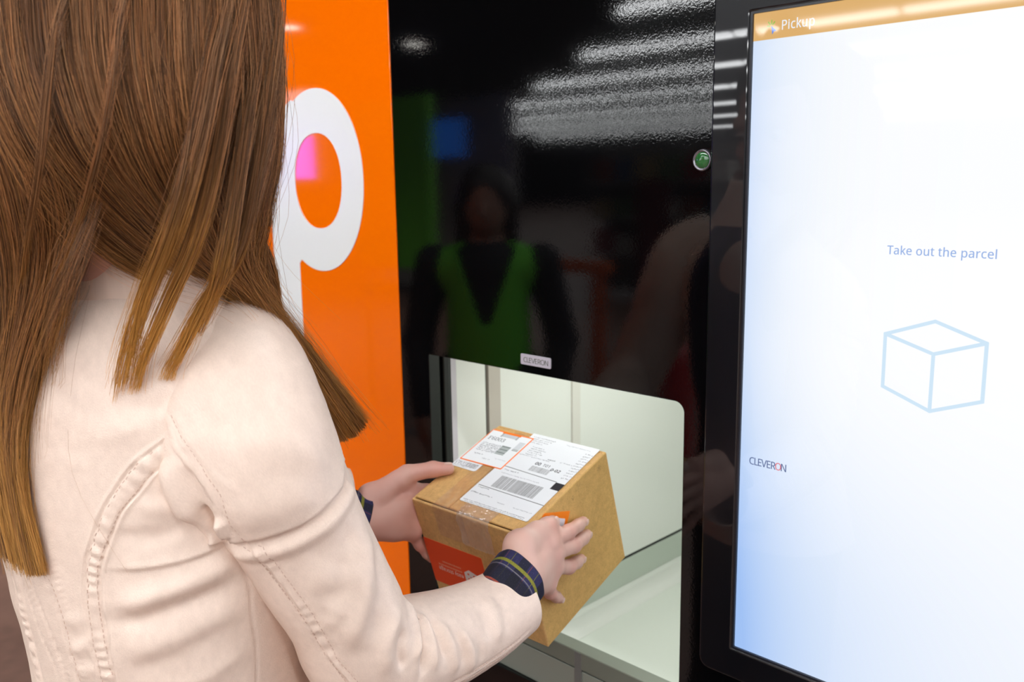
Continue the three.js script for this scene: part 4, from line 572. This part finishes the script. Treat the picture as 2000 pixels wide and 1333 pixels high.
{ // trousers and shoes
  const jeans = std(0x20242e, 0.85), leg = (i) => { const [a, b, c] = i ? [-0.725, -0.705, -0.70] : [-0.855, -0.87, -0.875], o = i * 0.02; return [cap(V(a, 0.87, 0.59 - o), V(b, 0.47, 0.57 - o), 0.089, 0.062), cap(V(b, 0.47, 0.57 - o), V(c, 0.09, 0.61 - o), 0.062, 0.047)]; };
  obj('trousers', nets(join([...leg(0), ...leg(1), cap(V(-0.835, 0.93, 0.6), V(-0.74, 0.93, 0.572), 0.095)], 0.03), V(-1.02, 0.03, 0.42), V(-0.56, 1.06, 0.74), 0.009), jeans, person);
  for (const [x, o] of [[-0.875, 0], [-0.70, 0.02]]) obj('shoe', nets((a, b, c) => Math.max(join([cap(V(x, 0.035, 0.63 - o), V(x, 0.03, 0.47 - o), 0.042, 0.04), cap(V(x, 0.05, 0.625 - o), V(x, 0.1, 0.62 - o), 0.045, 0.048)], 0.03)(a, b, c), -b + 0.0005), V(x - 0.07, -0.02, 0.40), V(x + 0.07, 0.18, 0.70), 0.006), std(0x2c2620, 0.5), person);
}

// ---- hair: a dark under layer and many strands over it, all on guide lines from the crown to the tips
const guides = {
  back: [
    [[-0.836, 1.742, 0.609], [-0.755, 1.683, 0.690], [-0.749, 1.633, 0.697], [-0.731, 1.578, 0.699], [-0.719, 1.525, 0.684], [-0.720, 1.472, 0.652], [-0.732, 1.423, 0.592], [-0.739, 1.376, 0.502], [-0.696, 1.260, 0.441]],
    [[-0.818, 1.742, 0.591], [-0.709, 1.684, 0.657], [-0.698, 1.629, 0.666], [-0.681, 1.576, 0.670], [-0.672, 1.524, 0.658], [-0.685, 1.475, 0.616], [-0.714, 1.429, 0.556], [-0.734, 1.368, 0.480], [-0.694, 1.257, 0.433]],
    [[-0.794, 1.742, 0.567], [-0.668, 1.680, 0.631], [-0.661, 1.628, 0.637], [-0.646, 1.575, 0.642], [-0.644, 1.523, 0.630], [-0.668, 1.475, 0.593], [-0.705, 1.430, 0.540], [-0.728, 1.365, 0.470], [-0.690, 1.258, 0.426]],
    [[-0.770, 1.742, 0.543], [-0.640, 1.681, 0.596], [-0.633, 1.628, 0.603], [-0.620, 1.575, 0.610], [-0.623, 1.523, 0.603], [-0.658, 1.474, 0.570], [-0.699, 1.428, 0.528], [-0.726, 1.363, 0.463], [-0.685, 1.262, 0.420]],
    [[-0.749, 1.742, 0.523], [-0.628, 1.686, 0.558], [-0.617, 1.630, 0.567], [-0.608, 1.576, 0.572], [-0.620, 1.523, 0.567], [-0.653, 1.473, 0.545], [-0.696, 1.427, 0.515], [-0.725, 1.361, 0.457], [-0.685, 1.265, 0.413]],
    [[-0.743, 1.742, 0.504], [-0.636, 1.694, 0.518], [-0.624, 1.636, 0.527], [-0.614, 1.580, 0.531], [-0.623, 1.524, 0.531], [-0.656, 1.472, 0.524], [-0.700, 1.424, 0.505], [-0.725, 1.359, 0.452], [-0.684, 1.271, 0.409]],
    [[-0.754, 1.742, 0.488], [-0.672, 1.700, 0.485], [-0.658, 1.645, 0.493], [-0.647, 1.585, 0.498], [-0.653, 1.525, 0.501], [-0.668, 1.471, 0.507], [-0.708, 1.419, 0.497], [-0.726, 1.356, 0.446], [-0.686, 1.275, 0.403]]],
  left: [
    [[-0.829, 1.742, 0.575], [-0.899, 1.700, 0.695], [-0.901, 1.653, 0.712], [-0.893, 1.571, 0.725], [-0.895, 1.488, 0.725], [-0.900, 1.400, 0.712], [-0.886, 1.311, 0.706], [-0.868, 1.239, 0.702], [-0.844, 1.185, 0.699]],
    [[-0.828, 1.742, 0.588], [-0.796, 1.691, 0.689], [-0.792, 1.639, 0.699], [-0.790, 1.565, 0.709], [-0.807, 1.488, 0.704], [-0.828, 1.405, 0.695], [-0.832, 1.318, 0.696], [-0.821, 1.248, 0.696], [-0.799, 1.182, 0.696]],
    [[-0.824, 1.742, 0.597], [-0.745, 1.683, 0.680], [-0.739, 1.633, 0.687], [-0.733, 1.561, 0.693], [-0.735, 1.492, 0.679], [-0.766, 1.428, 0.669], [-0.798, 1.330, 0.685], [-0.797, 1.262, 0.690], [-0.776, 1.182, 0.690]],
    [[-0.815, 1.742, 0.588], [-0.714, 1.684, 0.662], [-0.709, 1.631, 0.671], [-0.695, 1.560, 0.674], [-0.690, 1.499, 0.652], [-0.720, 1.452, 0.645], [-0.776, 1.352, 0.669], [-0.783, 1.272, 0.684], [-0.761, 1.187, 0.681]]]
};
const lockLines = [
    [[[-0.615, 1.672, 0.560], [-0.605, 1.607, 0.576], [-0.600, 1.543, 0.595], [-0.618, 1.480, 0.609], [-0.662, 1.419, 0.618], [-0.689, 1.371, 0.625], [-0.706, 1.331, 0.628]], 230, 0.0065, 1.00, 0.36, 1.0],
    [[[-0.621, 1.651, 0.570], [-0.608, 1.586, 0.588], [-0.606, 1.522, 0.603], [-0.623, 1.469, 0.614], [-0.664, 1.411, 0.622], [-0.687, 1.371, 0.623], [-0.703, 1.335, 0.625]], 120, 0.0050, 0.95, 0.36, 1.0],
    [[[-0.621, 1.676, 0.545], [-0.603, 1.608, 0.564], [-0.600, 1.533, 0.582], [-0.618, 1.465, 0.595], [-0.657, 1.408, 0.606], [-0.681, 1.369, 0.615], [-0.698, 1.337, 0.619]], 230, 0.0060, 1.00, 0.35, 1.0],
    [[[-0.639, 1.663, 0.508], [-0.611, 1.590, 0.531], [-0.607, 1.515, 0.549], [-0.618, 1.451, 0.564], [-0.647, 1.410, 0.579], [-0.668, 1.373, 0.591], [-0.685, 1.348, 0.598]], 260, 0.0068, 1.00, 0.38, 1.0],
    [[[-0.626, 1.651, 0.531], [-0.604, 1.577, 0.553], [-0.602, 1.501, 0.571], [-0.612, 1.445, 0.581], [-0.637, 1.417, 0.578], [-0.661, 1.392, 0.578], [-0.680, 1.372, 0.581]], 170, 0.0075, 0.95, 0.35, 1.0],
    [[[-0.665, 1.702, 0.601], [-0.637, 1.625, 0.629], [-0.631, 1.577, 0.640], [-0.646, 1.523, 0.649], [-0.688, 1.477, 0.650], [-0.742, 1.432, 0.650], [-0.779, 1.384, 0.656]], 60, 0.0032, 0.50, 0.50, 0.9],
    [[[-0.696, 1.703, 0.632], [-0.669, 1.626, 0.658], [-0.664, 1.581, 0.669], [-0.682, 1.513, 0.677], [-0.736, 1.458, 0.674], [-0.775, 1.423, 0.670], [-0.802, 1.396, 0.669]], 50, 0.0026, 0.40, 0.50, 0.9],
    [[[-0.670, 1.495, 0.658], [-0.679, 1.459, 0.664], [-0.693, 1.421, 0.668], [-0.706, 1.401, 0.669], [-0.732, 1.378, 0.666], [-0.755, 1.358, 0.661], [-0.771, 1.338, 0.659]], 60, 0.0090, 0.60, 0.25, 0.6],
    [[[-0.672, 1.481, 0.664], [-0.684, 1.445, 0.669], [-0.697, 1.414, 0.674], [-0.709, 1.382, 0.676], [-0.733, 1.347, 0.675], [-0.755, 1.310, 0.673], [-0.765, 1.269, 0.672]], 26, 0.0100, 0.50, 0.30, 0.5]];
{
  const cr = (a, b, c, d, t) => 0.5 * (2 * b + (c - a) * t + (2 * a - 5 * b + 4 * c - d) * t * t + (3 * b - a - 3 * c + d) * t * t * t);
  const across = (G, u, row) => { const f = clamp(u, 0, 1) * (G.length - 1), k = Math.min(G.length - 2, Math.floor(f)), t = f - k, q = (i) => G[clamp(i, 0, G.length - 1)][row]; return V(...[0, 1, 2].map((c) => cr(q(k - 1)[c], q(k)[c], q(k + 1)[c], q(k + 2)[c], t))); };
  const along = (pts, v) => { const f = v * (pts.length - 1), k = clamp(Math.floor(f), 0, pts.length - 2), t = f - k, q = (i) => pts[clamp(i, 0, pts.length - 1)]; const a = q(k - 1), b = q(k), c = q(k + 1), d = q(k + 2); return V(cr(a.x, b.x, c.x, d.x, t), cr(a.y, b.y, c.y, d.y, t), cr(a.z, b.z, c.z, d.z, t)); };
  const hairMat = phys(0xffffff, 0.45, { vertexColors: true, specularIntensity: 0.5 });
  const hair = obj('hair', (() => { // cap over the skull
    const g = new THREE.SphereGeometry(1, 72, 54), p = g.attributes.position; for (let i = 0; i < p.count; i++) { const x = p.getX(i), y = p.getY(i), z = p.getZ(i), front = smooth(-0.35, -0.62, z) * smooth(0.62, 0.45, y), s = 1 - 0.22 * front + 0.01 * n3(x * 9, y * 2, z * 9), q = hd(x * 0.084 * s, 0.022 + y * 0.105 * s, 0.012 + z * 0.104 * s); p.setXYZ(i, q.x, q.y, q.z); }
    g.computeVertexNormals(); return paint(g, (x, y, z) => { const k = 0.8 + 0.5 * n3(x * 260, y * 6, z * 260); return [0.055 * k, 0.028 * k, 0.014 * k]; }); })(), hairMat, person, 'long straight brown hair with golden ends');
  const pos = [], col = [], idx = [];
  const strand = (P, r0, r1, c0, c1, gold) => { // P: points; a three-sided tube
    const n = P.length, base = pos.length / 3; let e = V(0.3, 0.1, 1).normalize();
    for (let i = 0; i < n; i++) { const t = (i < n - 1 ? P[i + 1].clone().sub(P[i]) : P[i].clone().sub(P[i - 1])).normalize(); e = e.clone().addScaledVector(t, -e.dot(t)).normalize(); const f = t.clone().cross(e), v = i / (n - 1), r = lerp(r0, r1, v * v), m = gold(v);
      for (let k = 0; k < 3; k++) { const a = k / 3 * TAU; pos.push(P[i].x + r * (e.x * Math.cos(a) + f.x * Math.sin(a)), P[i].y + r * (e.y * Math.cos(a) + f.y * Math.sin(a)), P[i].z + r * (e.z * Math.cos(a) + f.z * Math.sin(a))); col.push(lerp(c0[0], c1[0], m), lerp(c0[1], c1[1], m), lerp(c0[2], c1[2], m)); }
      if (i) for (let k = 0; k < 3; k++) { const a = base + (i - 1) * 3 + k, b = base + (i - 1) * 3 + (k + 1) % 3; idx.push(a, b, a + 3, b, b + 3, a + 3); } }
  };
  const brown = () => { const k = 0.35 + 1.3 * rnd() ** 1.4, w = 0.9 + 0.25 * rnd(); return [0.25 * k * w, 0.115 * k, 0.048 * k / w]; }, golden = () => { const k = 0.7 + 0.6 * rnd(); return [0.66 * k, 0.32 * k, 0.070 * k]; };
  const group = (G, count, o) => {
    const rows = G[0].length, locks = Array.from({ length: o.locks }, () => [rnd(), gauss() * 0.5, 0.25 + 0.75 * rnd(), gauss(), rnd()]).sort((a, b) => a[0] - b[0]);
    for (let n = 0; n < count; n++) {
      let u = rnd(); const L = locks.reduce((b, l) => (Math.abs(l[0] - u) < Math.abs(b[0] - u) ? l : b), locks[0]), deep = rnd() ** 0.8 * o.depth, wild = rnd() < o.wild ? 1 : 0, ph = rnd() * 9, cu = [], amp = wild ? 0.010 : 0.0015;
      const shift = gauss() * o.spread, side = gauss(), curl = gauss();
      for (let r = 0; r < rows; r++) { const v = r / (rows - 1), pull = o.clump * smooth(0.15, 0.95, v) * L[2], uu = lerp(u, L[0] + (u - L[0]) * 0.35, pull) + shift * v * 0.3, p = across(G, uu, r), q = across(G, uu + 0.02, r), p2 = r < rows - 1 ? across(G, uu, r + 1) : p.clone().multiplyScalar(2).sub(across(G, uu, r - 1));
        const n0 = q.sub(p).cross(p2.clone().sub(p)).normalize(); if (n0.dot(p.clone().sub(camera.position)) < 0) n0.negate();          // away from the outer side
        p.addScaledVector(n0, deep + o.push + 0.006 * L[1] * v - wild * 0.006 * v); p.x += amp * (Math.sin(ph + r * 1.3) + side * v * 1.2); p.z += amp * (Math.cos(ph * 1.7 + r * 1.1) + curl * v); p.y += amp * 0.5 * Math.sin(ph + r);
        if (r > 3) outOfTorso(p, 0.0035 + 0.006 * rnd() * (1 - deep / o.depth)); cu.push(p); }
      const end = lerp(o.end[0], o.end[1], 1 - rnd() ** 1.5) + 0.015 * gauss(), start = o.start, pts = []; for (let i = 0; i <= o.seg; i++) pts.push(along(cu, lerp(start, Math.min(end, 1), i / o.seg)));
      const g0 = o.gold * (L[4] < o.share ? 1 : 0.25), c = brown(); if (L[3] > 0.4) { c[0] *= 1.25; c[1] *= 1.22; c[2] *= 1.1; } else if (L[3] < -0.5) { c[0] *= 0.7; c[1] *= 0.68; c[2] *= 0.68; }
      strand(pts, (wild ? 0.00012 : 0.00011 + 0.00012 * rnd()) * o.thick, (wild ? 0.0001 : 0.00013) * o.thick, c, golden(), (v) => g0 * smooth(o.from, 1, v));
    }
  };
  group(guides.back, 13000, { locks: 70, depth: 0.016, push: 0.001, spread: 0.05, clump: 0.5, wild: 0.03, end: [0.88, 1.0], start: 0.0, seg: 22, gold: 0.65, share: 0.6, from: 0.6, thick: 1 });
  group(guides.left, 4600, { locks: 36, depth: 0.02, push: 0.0, spread: 0.08, clump: 0.5, wild: 0.03, end: [0.87, 1.0], start: 0.0, seg: 24, gold: 0.7, share: 0.6, from: 0.72, thick: 1 });
  for (const [line, count, w, gold, from, thick] of lockLines) { // separate locks over the back
    const P = line.map((q) => V(...q));
    const wisps = Array.from({ length: 7 }, () => [gauss() * 0.9, gauss() * 0.6, 0.86 + 0.14 * rnd(), gauss() * 0.7]);
    for (let n = 0; n < count; n++) { const W = wisps[Math.floor(rnd() * 7)], a = gauss() * 0.55, b = gauss(), ph = rnd() * 9, wild = rnd() < 0.1 ? 1 : 0, pts = [], end = W[2] * (1 - 0.16 * rnd() ** 2), tipA = gauss(), tipB = gauss(), from0 = 0.45 * rnd() * rnd();
      for (let i = 0; i <= 26; i++) { const v = lerp(from0, end, i / 26), p = along(P, v), ww = w * (1 - 0.35 * smooth(0.55, 1, v)); const dx = (a * 0.9 + W[0] * 0.9) * ww + (tipA * 0.35 + W[3]) * w * 0.9 * smooth(0.55, 1, v) + wild * 0.010 * Math.sin(ph + v * 4) * v + 0.0006 * Math.sin(ph * 3 + v * 14); p.x += 0.71 * dx; p.z -= 0.70 * dx; p.addScaledVector(V(0.69, 0.12, 0.70), (b * 0.2 + W[1] * 0.35) * ww + 0.001 + tipB * 0.001 * v - 0.022 * smooth(from0 + 0.22, from0, v)); outOfTorso(p, 0.003 + 0.004 * smooth(0.6, 0.9, v) * rnd()); pts.push(p); }
      strand(pts, 0.0002 * thick, 0.0001 * thick, brown(), golden(), (v) => gold * smooth(from, from + 0.45, v)); }
  }
  // loose single hairs
  for (let n = 0; n < 420; n++) { const G = rnd() < 0.7 ? guides.back : guides.left, u = rnd(), rows = G[0].length, pts0 = [], ax = gauss() * (n % 3 ? 0.014 : 0.035), az = gauss() * (n % 3 ? 0.014 : 0.035), from = 2 + Math.floor(rnd() * 2), ph = rnd() * 9; for (let r = from; r < rows; r++) { const p = across(G, u, r), k = (r - from) / (rows - from); p.x += ax * k * k * 2 + 0.004 * Math.sin(ph + r); p.z += az * k * k * 2; p.addScaledVector(V(0.69, 0.1, 0.7), 0.004 + 0.006 * k); outOfTorso(p, 0.004); pts0.push(p); } const pts = [], end = 0.55 + 0.45 * rnd(); for (let i = 0; i <= 26; i++) pts.push(along(pts0, i / 26 * end)); const c = brown().map((q) => q * 1.8); strand(pts, 0.0001, 0.00007, c, golden(), (v) => 0.5 * v); }
  const g = new THREE.BufferGeometry(); g.setAttribute('position', new THREE.Float32BufferAttribute(pos, 3)); g.setAttribute('color', new THREE.Float32BufferAttribute(col, 3)); g.setIndex(idx); g.computeVertexNormals();
  const m = obj('hair_strands', g, hairMat, hair); m.userData.kind = 'stuff';
  // the under layer, a little behind the strands
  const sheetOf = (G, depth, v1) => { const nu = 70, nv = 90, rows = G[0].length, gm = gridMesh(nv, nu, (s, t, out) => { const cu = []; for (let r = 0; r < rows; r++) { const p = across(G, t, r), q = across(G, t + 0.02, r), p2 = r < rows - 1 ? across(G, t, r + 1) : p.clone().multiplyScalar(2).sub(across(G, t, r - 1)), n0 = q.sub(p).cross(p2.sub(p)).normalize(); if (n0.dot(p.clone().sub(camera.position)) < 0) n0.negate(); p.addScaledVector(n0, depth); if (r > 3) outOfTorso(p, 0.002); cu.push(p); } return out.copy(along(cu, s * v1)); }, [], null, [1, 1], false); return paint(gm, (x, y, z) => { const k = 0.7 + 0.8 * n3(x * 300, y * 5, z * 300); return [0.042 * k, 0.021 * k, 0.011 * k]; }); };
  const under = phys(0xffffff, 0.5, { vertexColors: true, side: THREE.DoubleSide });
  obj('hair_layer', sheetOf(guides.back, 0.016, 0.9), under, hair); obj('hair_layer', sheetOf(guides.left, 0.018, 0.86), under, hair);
}

// ---------------------------------------------------------------- what the glossy panels mirror from behind the camera
{
  const x = -2.0, z = 1.02, top = 1.555, skinB = std(lin(0.30, 0.17, 0.12), 0.55);
  const h = (dx, y, dz) => V(x + dx, y, z + dz);
  const headF = join([egg(h(0, 1.455, 0.01), V(0.072, 0.092, 0.09)), egg(h(0, 1.405, -0.02), V(0.056, 0.075, 0.062)), cap(h(0, 1.425, -0.09), h(0, 1.40, -0.105), 0.008, 0.010), cap(h(0, 1.38, 0.02), h(0, 1.27, 0.03), 0.05, 0.056), egg(h(0.074, 1.42, 0.01), V(0.01, 0.03, 0.018)), egg(h(-0.074, 1.42, 0.01), V(0.01, 0.03, 0.018))], 0.02);
  const arm = (s) => [h(s * 0.17, 1.25, 0.03), h(s * 0.23, 1.0, 0.05), h(s * 0.2, 0.80, -0.07), h(s * 0.19, 0.73, -0.1)];
  const hands = [-1, 1].flatMap((s) => { const a = arm(s), fing = [0, 1, 2, 3].map((k) => cap(h(s * 0.19 - 0.0 + (k - 1.5) * 0.005, 0.73, -0.125 + k * 0.018), h(s * 0.18, 0.655, -0.13 + k * 0.018), 0.0085, 0.007)); return [cap(a[1], a[2], 0.034, 0.024), cap(a[2], a[3], 0.026, 0.03), ...fing, cap(h(s * 0.18, 0.74, -0.13), h(s * 0.165, 0.69, -0.155), 0.01, 0.008)]; });
  const torso = [cap(h(0, 1.24, 0.03), h(0, 1.0, 0.03), 0.1, 0.1), cap(h(-0.15, 1.22, 0.03), h(0.15, 1.22, 0.03), 0.05)];
  const legs = [-1, 1].flatMap((s) => [cap(h(s * 0.08, 0.85, 0.03), h(s * 0.085, 0.45, 0.02), 0.078, 0.05), cap(h(s * 0.085, 0.45, 0.02), h(s * 0.09, 0.07, 0.05), 0.05, 0.034)]);
  const zero = (g) => { g.setAttribute('uv', new THREE.BufferAttribute(new Float32Array(g.attributes.position.count * 2), 2)); return g; };
  const P = tag(obj('person', zero(nets(join([headF, ...hands, ...torso, ...legs], 0.015), h(-0.34, 0.02, -0.25), h(0.34, top + 0.02, 0.22), 0.0085)), skinB), 'dark-haired shop worker in a green vest, mirrored in the black panel', 'person');
  obj('hair', nets((a, b, c) => Math.max(join([egg(h(0, 1.462, 0.02), V(0.088, 0.094, 0.1)), cap(h(-0.07, 1.42, 0.03), h(-0.075, 1.25, 0.04), 0.03, 0.025), cap(h(0.07, 1.42, 0.03), h(0.075, 1.25, 0.04), 0.03, 0.025), cap(h(0, 1.42, 0.07), h(0, 1.28, 0.08), 0.055, 0.05)], 0.03)(a, b, c), -(Math.hypot((a - x) / 0.06, (b - 1.405) / 0.08, (c - z + 0.09) / 0.06) - 1) * 0.05), h(-0.13, 1.18, -0.14), h(0.13, 1.6, 0.16), 0.007), std(0x1c100c, 0.5), P);
  const v = (a, b, c) => { const d = join([cap(h(0, 1.22, 0.03), h(0, 0.92, 0.03), 0.128, 0.135), cap(h(-0.13, 1.235, 0.03), h(0.13, 1.235, 0.03), 0.066)], 0.04)(a, b, c); const neckV = Math.max(Math.abs(a - x) - 0.018 - Math.max(0, b - 1.08) * 0.34, 1.07 - b, (c - z) + 0.0), arms = Math.abs(a - x) - 0.165; return Math.max(d, -neckV, arms, b - 1.315, 0.82 - b); };
  obj('vest', nets(v, h(-0.22, 0.8, -0.18), h(0.22, 1.36, 0.22), 0.008), std(lin(0.14, 0.62, 0.04), 0.7), P, 'bright green vest with a deep V neck');
  obj('shirt', nets(join([cap(h(0, 1.22, 0.03), h(0, 0.92, 0.03), 0.118, 0.122), cap(h(-0.15, 1.232, 0.03), h(0.15, 1.232, 0.03), 0.06), ...[-1, 1].flatMap((s) => { const a = arm(s); return [cap(a[0], a[1], 0.06, 0.052), cap(a[1], a[2], 0.052, 0.04)]; })], 0.02), h(-0.34, 0.74, -0.2), h(0.34, 1.33, 0.22), 0.009), std(0x121218, 0.8), P);
  obj('trousers', nets(join([...[-1, 1].flatMap((s) => [cap(h(s * 0.08, 0.85, 0.03), h(s * 0.085, 0.45, 0.02), 0.096, 0.066), cap(h(s * 0.085, 0.45, 0.02), h(s * 0.09, 0.09, 0.05), 0.066, 0.05)]), cap(h(-0.06, 0.88, 0.03), h(0.06, 0.88, 0.03), 0.115)], 0.03), h(-0.26, 0.03, -0.15), h(0.26, 1.02, 0.22), 0.01), std(0x16161a, 0.85), P);
  for (const s of [-1, 1]) obj('shoe', nets((a, b, c) => Math.max(cap(h(s * 0.09, 0.035, 0.06), h(s * 0.1, 0.03, -0.1), 0.045, 0.04)(a, b, c), -b + 0.0005), h(s * 0.09 - 0.07, -0.02, -0.18), h(s * 0.09 + 0.07, 0.1, 0.14), 0.008), std(0x0d0d0d, 0.5), P);
  const turn = -0.72; P.rotation.y = turn; P.position.set(x - (x * Math.cos(turn) + z * Math.sin(turn)), 0, z - (z * Math.cos(turn) - x * Math.sin(turn)));   // facing the hatch
}
{
  const metal = std(0x6d6e72, 0.4, { metalness: 0.6 });
  const A = thing('display', 'standing display with a white and magenta picture, mirrored in the orange panel', 'display', [-4.80, 0, 2.06]);
  obj('case', box(-5.20, -4.415, 1.45, 2.06, 2.01, 2.07, 0.006), std(0x101012, 0.4), A);
  obj('post', box(-4.86, -4.78, 0.03, 1.45, 2.03, 2.07, 0.01), metal, A); obj('foot', box(-5.03, -4.58, 0, 0.03, 1.85, 2.25, 0.01), metal, A);
  obj('screen', box(-5.18, -4.425, 1.77, 2.03, 2.004, 2.01), glow(0.8, 1, 0.86, 2.2), A, 'white upper half of the picture'); obj('screen', box(-5.18, -4.425, 1.53, 1.77, 2.004, 2.01), glow(0.25, 0.02, 1, 8), A, 'magenta lower half of the picture');
  areaLight(new THREE.Color(1, 0.5, 1), 1.2, 0.72, 0.48, [-4.80, 1.78, 1.99], [-4.80, 1.78, 0]);
  const G = thing('notice_board', 'tall green notice board on feet, mirrored at the left of the black panel', 'board', [-4.4, 0, 2.55]);
  obj('board', box(-4.78, -4.03, 0.98, 2.0, 2.53, 2.57, 0.008), std(lin(0.22, 0.78, 0.06), 0.6), G); for (const px of [-4.7, -4.11]) { obj('leg', box(px - 0.02, px + 0.02, 0, 0.98, 2.535, 2.565, 0.004), metal, G); obj('foot', box(px - 0.025, px + 0.025, 0, 0.025, 2.35, 2.75, 0.006), metal, G); }
  const B = thing('hanging_sign', 'blue sign hanging from the lower ceiling, mirrored beside the green board', 'sign', [-7.85, 1.78, 6]);
  obj('panel', box(-8.2, -7.5, 1.78, 2.2, 5.98, 6.02, 0.008), glow(0.03, 0.2, 0.85, 1.6), B, 'backlit blue panel'); for (const px of [-8.1, -7.6]) obj('rod', new THREE.CylinderGeometry(0.006, 0.006, 0.7, 8).translate(px, 2.549, 6), metal, B);
  const W = thing('partition', 'pale grey partition wall behind the blue sign, seen as a dim mirror image', 'partition', [-9.2, 0, 7]);
  obj('panel', box(-10.4, -7.7, 0.08, 2.55, 6.97, 7.03, 0.01), std(0xc4c0be, 0.8), W); obj('foot_rail', box(-10.4, -7.7, 0, 0.08, 6.95, 7.05, 0.01), metal, W);
  const S = thing('shelf_unit', 'grey shop shelves with four boards, dim mirror image in the black panel', 'shelves', [-6.4, 0, 8.3]);
  obj('back_panel', box(-7.5, -5.3, 0.1, 1.9, 8.5, 8.53), std(0x6a6660, 0.8), S); for (const y of [0.1, 0.55, 1.0, 1.45]) obj('shelf', box(-7.5, -5.3, y, y + 0.03, 8.05, 8.5, 0.005), std(0x8a8884, 0.6), S); for (const px of [-7.5, -6.4, -5.3]) obj('post', box(px - 0.03, px + 0.03, 0, 1.95, 8.49, 8.56, 0.006), metal, S);
  const cols = [0x7a3a22, 0x35506e, 0xa08a5c, 0x4e6a44, 0x8a2a2c, 0xb0aca4], words = ['rust brown', 'slate blue', 'sand coloured', 'moss green', 'dark red', 'light grey'], tiers = ['top', 'second', 'third'];
  [1.48, 1.03, 0.58].forEach((y, k) => { for (let i = 0; i < 6; i++) { const x0 = -7.4 + i * 0.34 + 0.04 * rnd(), c = (i + k * 2) % 6, hh = 0.2 + 0.1 * rnd(), o = new THREE.Group(); o.name = numbered('carton'); o.position.set(x0 + 0.13, y, 8.24); scene.add(o); tag(o, words[c] + ' carton on the ' + tiers[k] + ' board of the grey shop shelves', 'box', 'cartons on the shop shelves'); obj('body', box(x0, x0 + 0.26, y + 0.0005, y + hh, 8.1, 8.38, 0.004), std(cols[c], 0.7), o); obj('lid', box(x0 - 0.003, x0 + 0.263, y + hh - 0.05, y + hh + 0.003, 8.097, 8.383, 0.004), std(cols[c], 0.6), o); } });
  const O = thing('stand', 'orange T-shaped stand, faint mirror image right of the green vest', 'stand', [-3.2, 0, 3]);
  obj('top_bar', box(-3.5, -3.08, 0.98, 1.05, 2.97, 3.03, 0.01), std(lin(0.7, 0.12, 0.01), 0.5), O); obj('post', box(-3.2, -3.12, 0.03, 0.98, 2.98, 3.02, 0.008), std(lin(0.6, 0.1, 0.01), 0.5), O); obj('foot', box(-3.4, -2.95, 0, 0.03, 2.85, 3.15, 0.008), metal, O);
  const K = thing('fire_extinguisher', 'red fire extinguisher on the floor, faint mirror image low in the black panel', 'extinguisher', [-2.62, 0, 3]);
  obj('bottle', new THREE.LatheGeometry([[0.0001, 0], [0.085, 0], [0.09, 0.02], [0.09, 0.55], [0.07, 0.62], [0.03, 0.66], [0.0001, 0.67]].map(([a, b]) => new THREE.Vector2(a, b)), 32).translate(-2.62, 0, 3), phys(lin(0.5, 0.02, 0.02), 0.3, { clearcoat: 0.6 }), K); obj('valve', new THREE.CylinderGeometry(0.025, 0.03, 0.06, 16).translate(-2.62, 0.69, 3), metal, K); obj('handle', box(-2.63, -2.61, 0.71, 0.73, 2.9, 3.06, 0.006), std(0x111111, 0.5), K);
  const N = thing('banner', 'dark red banner stand in the shop, faint mirror image near the round button', 'banner', [-4.2, 0, 5]);
  obj('cloth', box(-4.38, -4.08, 0.06, 1.5, 4.99, 5.01), std(0x5c1018, 0.8), N); obj('base', box(-4.42, -4.04, 0, 0.06, 4.9, 5.1, 0.015), metal, N);
  const Q = thing('poster_stand', 'pale poster on a stand, faint mirror image right of the dark red banner', 'poster', [-3.88, 0, 5.2]);
  obj('poster', box(-4.0, -3.66, 0.68, 1.22, 5.19, 5.21, 0.003), std(0xb9c6ba, 0.7), Q); obj('post', box(-3.85, -3.81, 0.03, 0.68, 5.19, 5.21), metal, Q); obj('base', box(-4.0, -3.66, 0, 0.03, 5.05, 5.35, 0.008), metal, Q);
}
renderer.render(scene, camera);
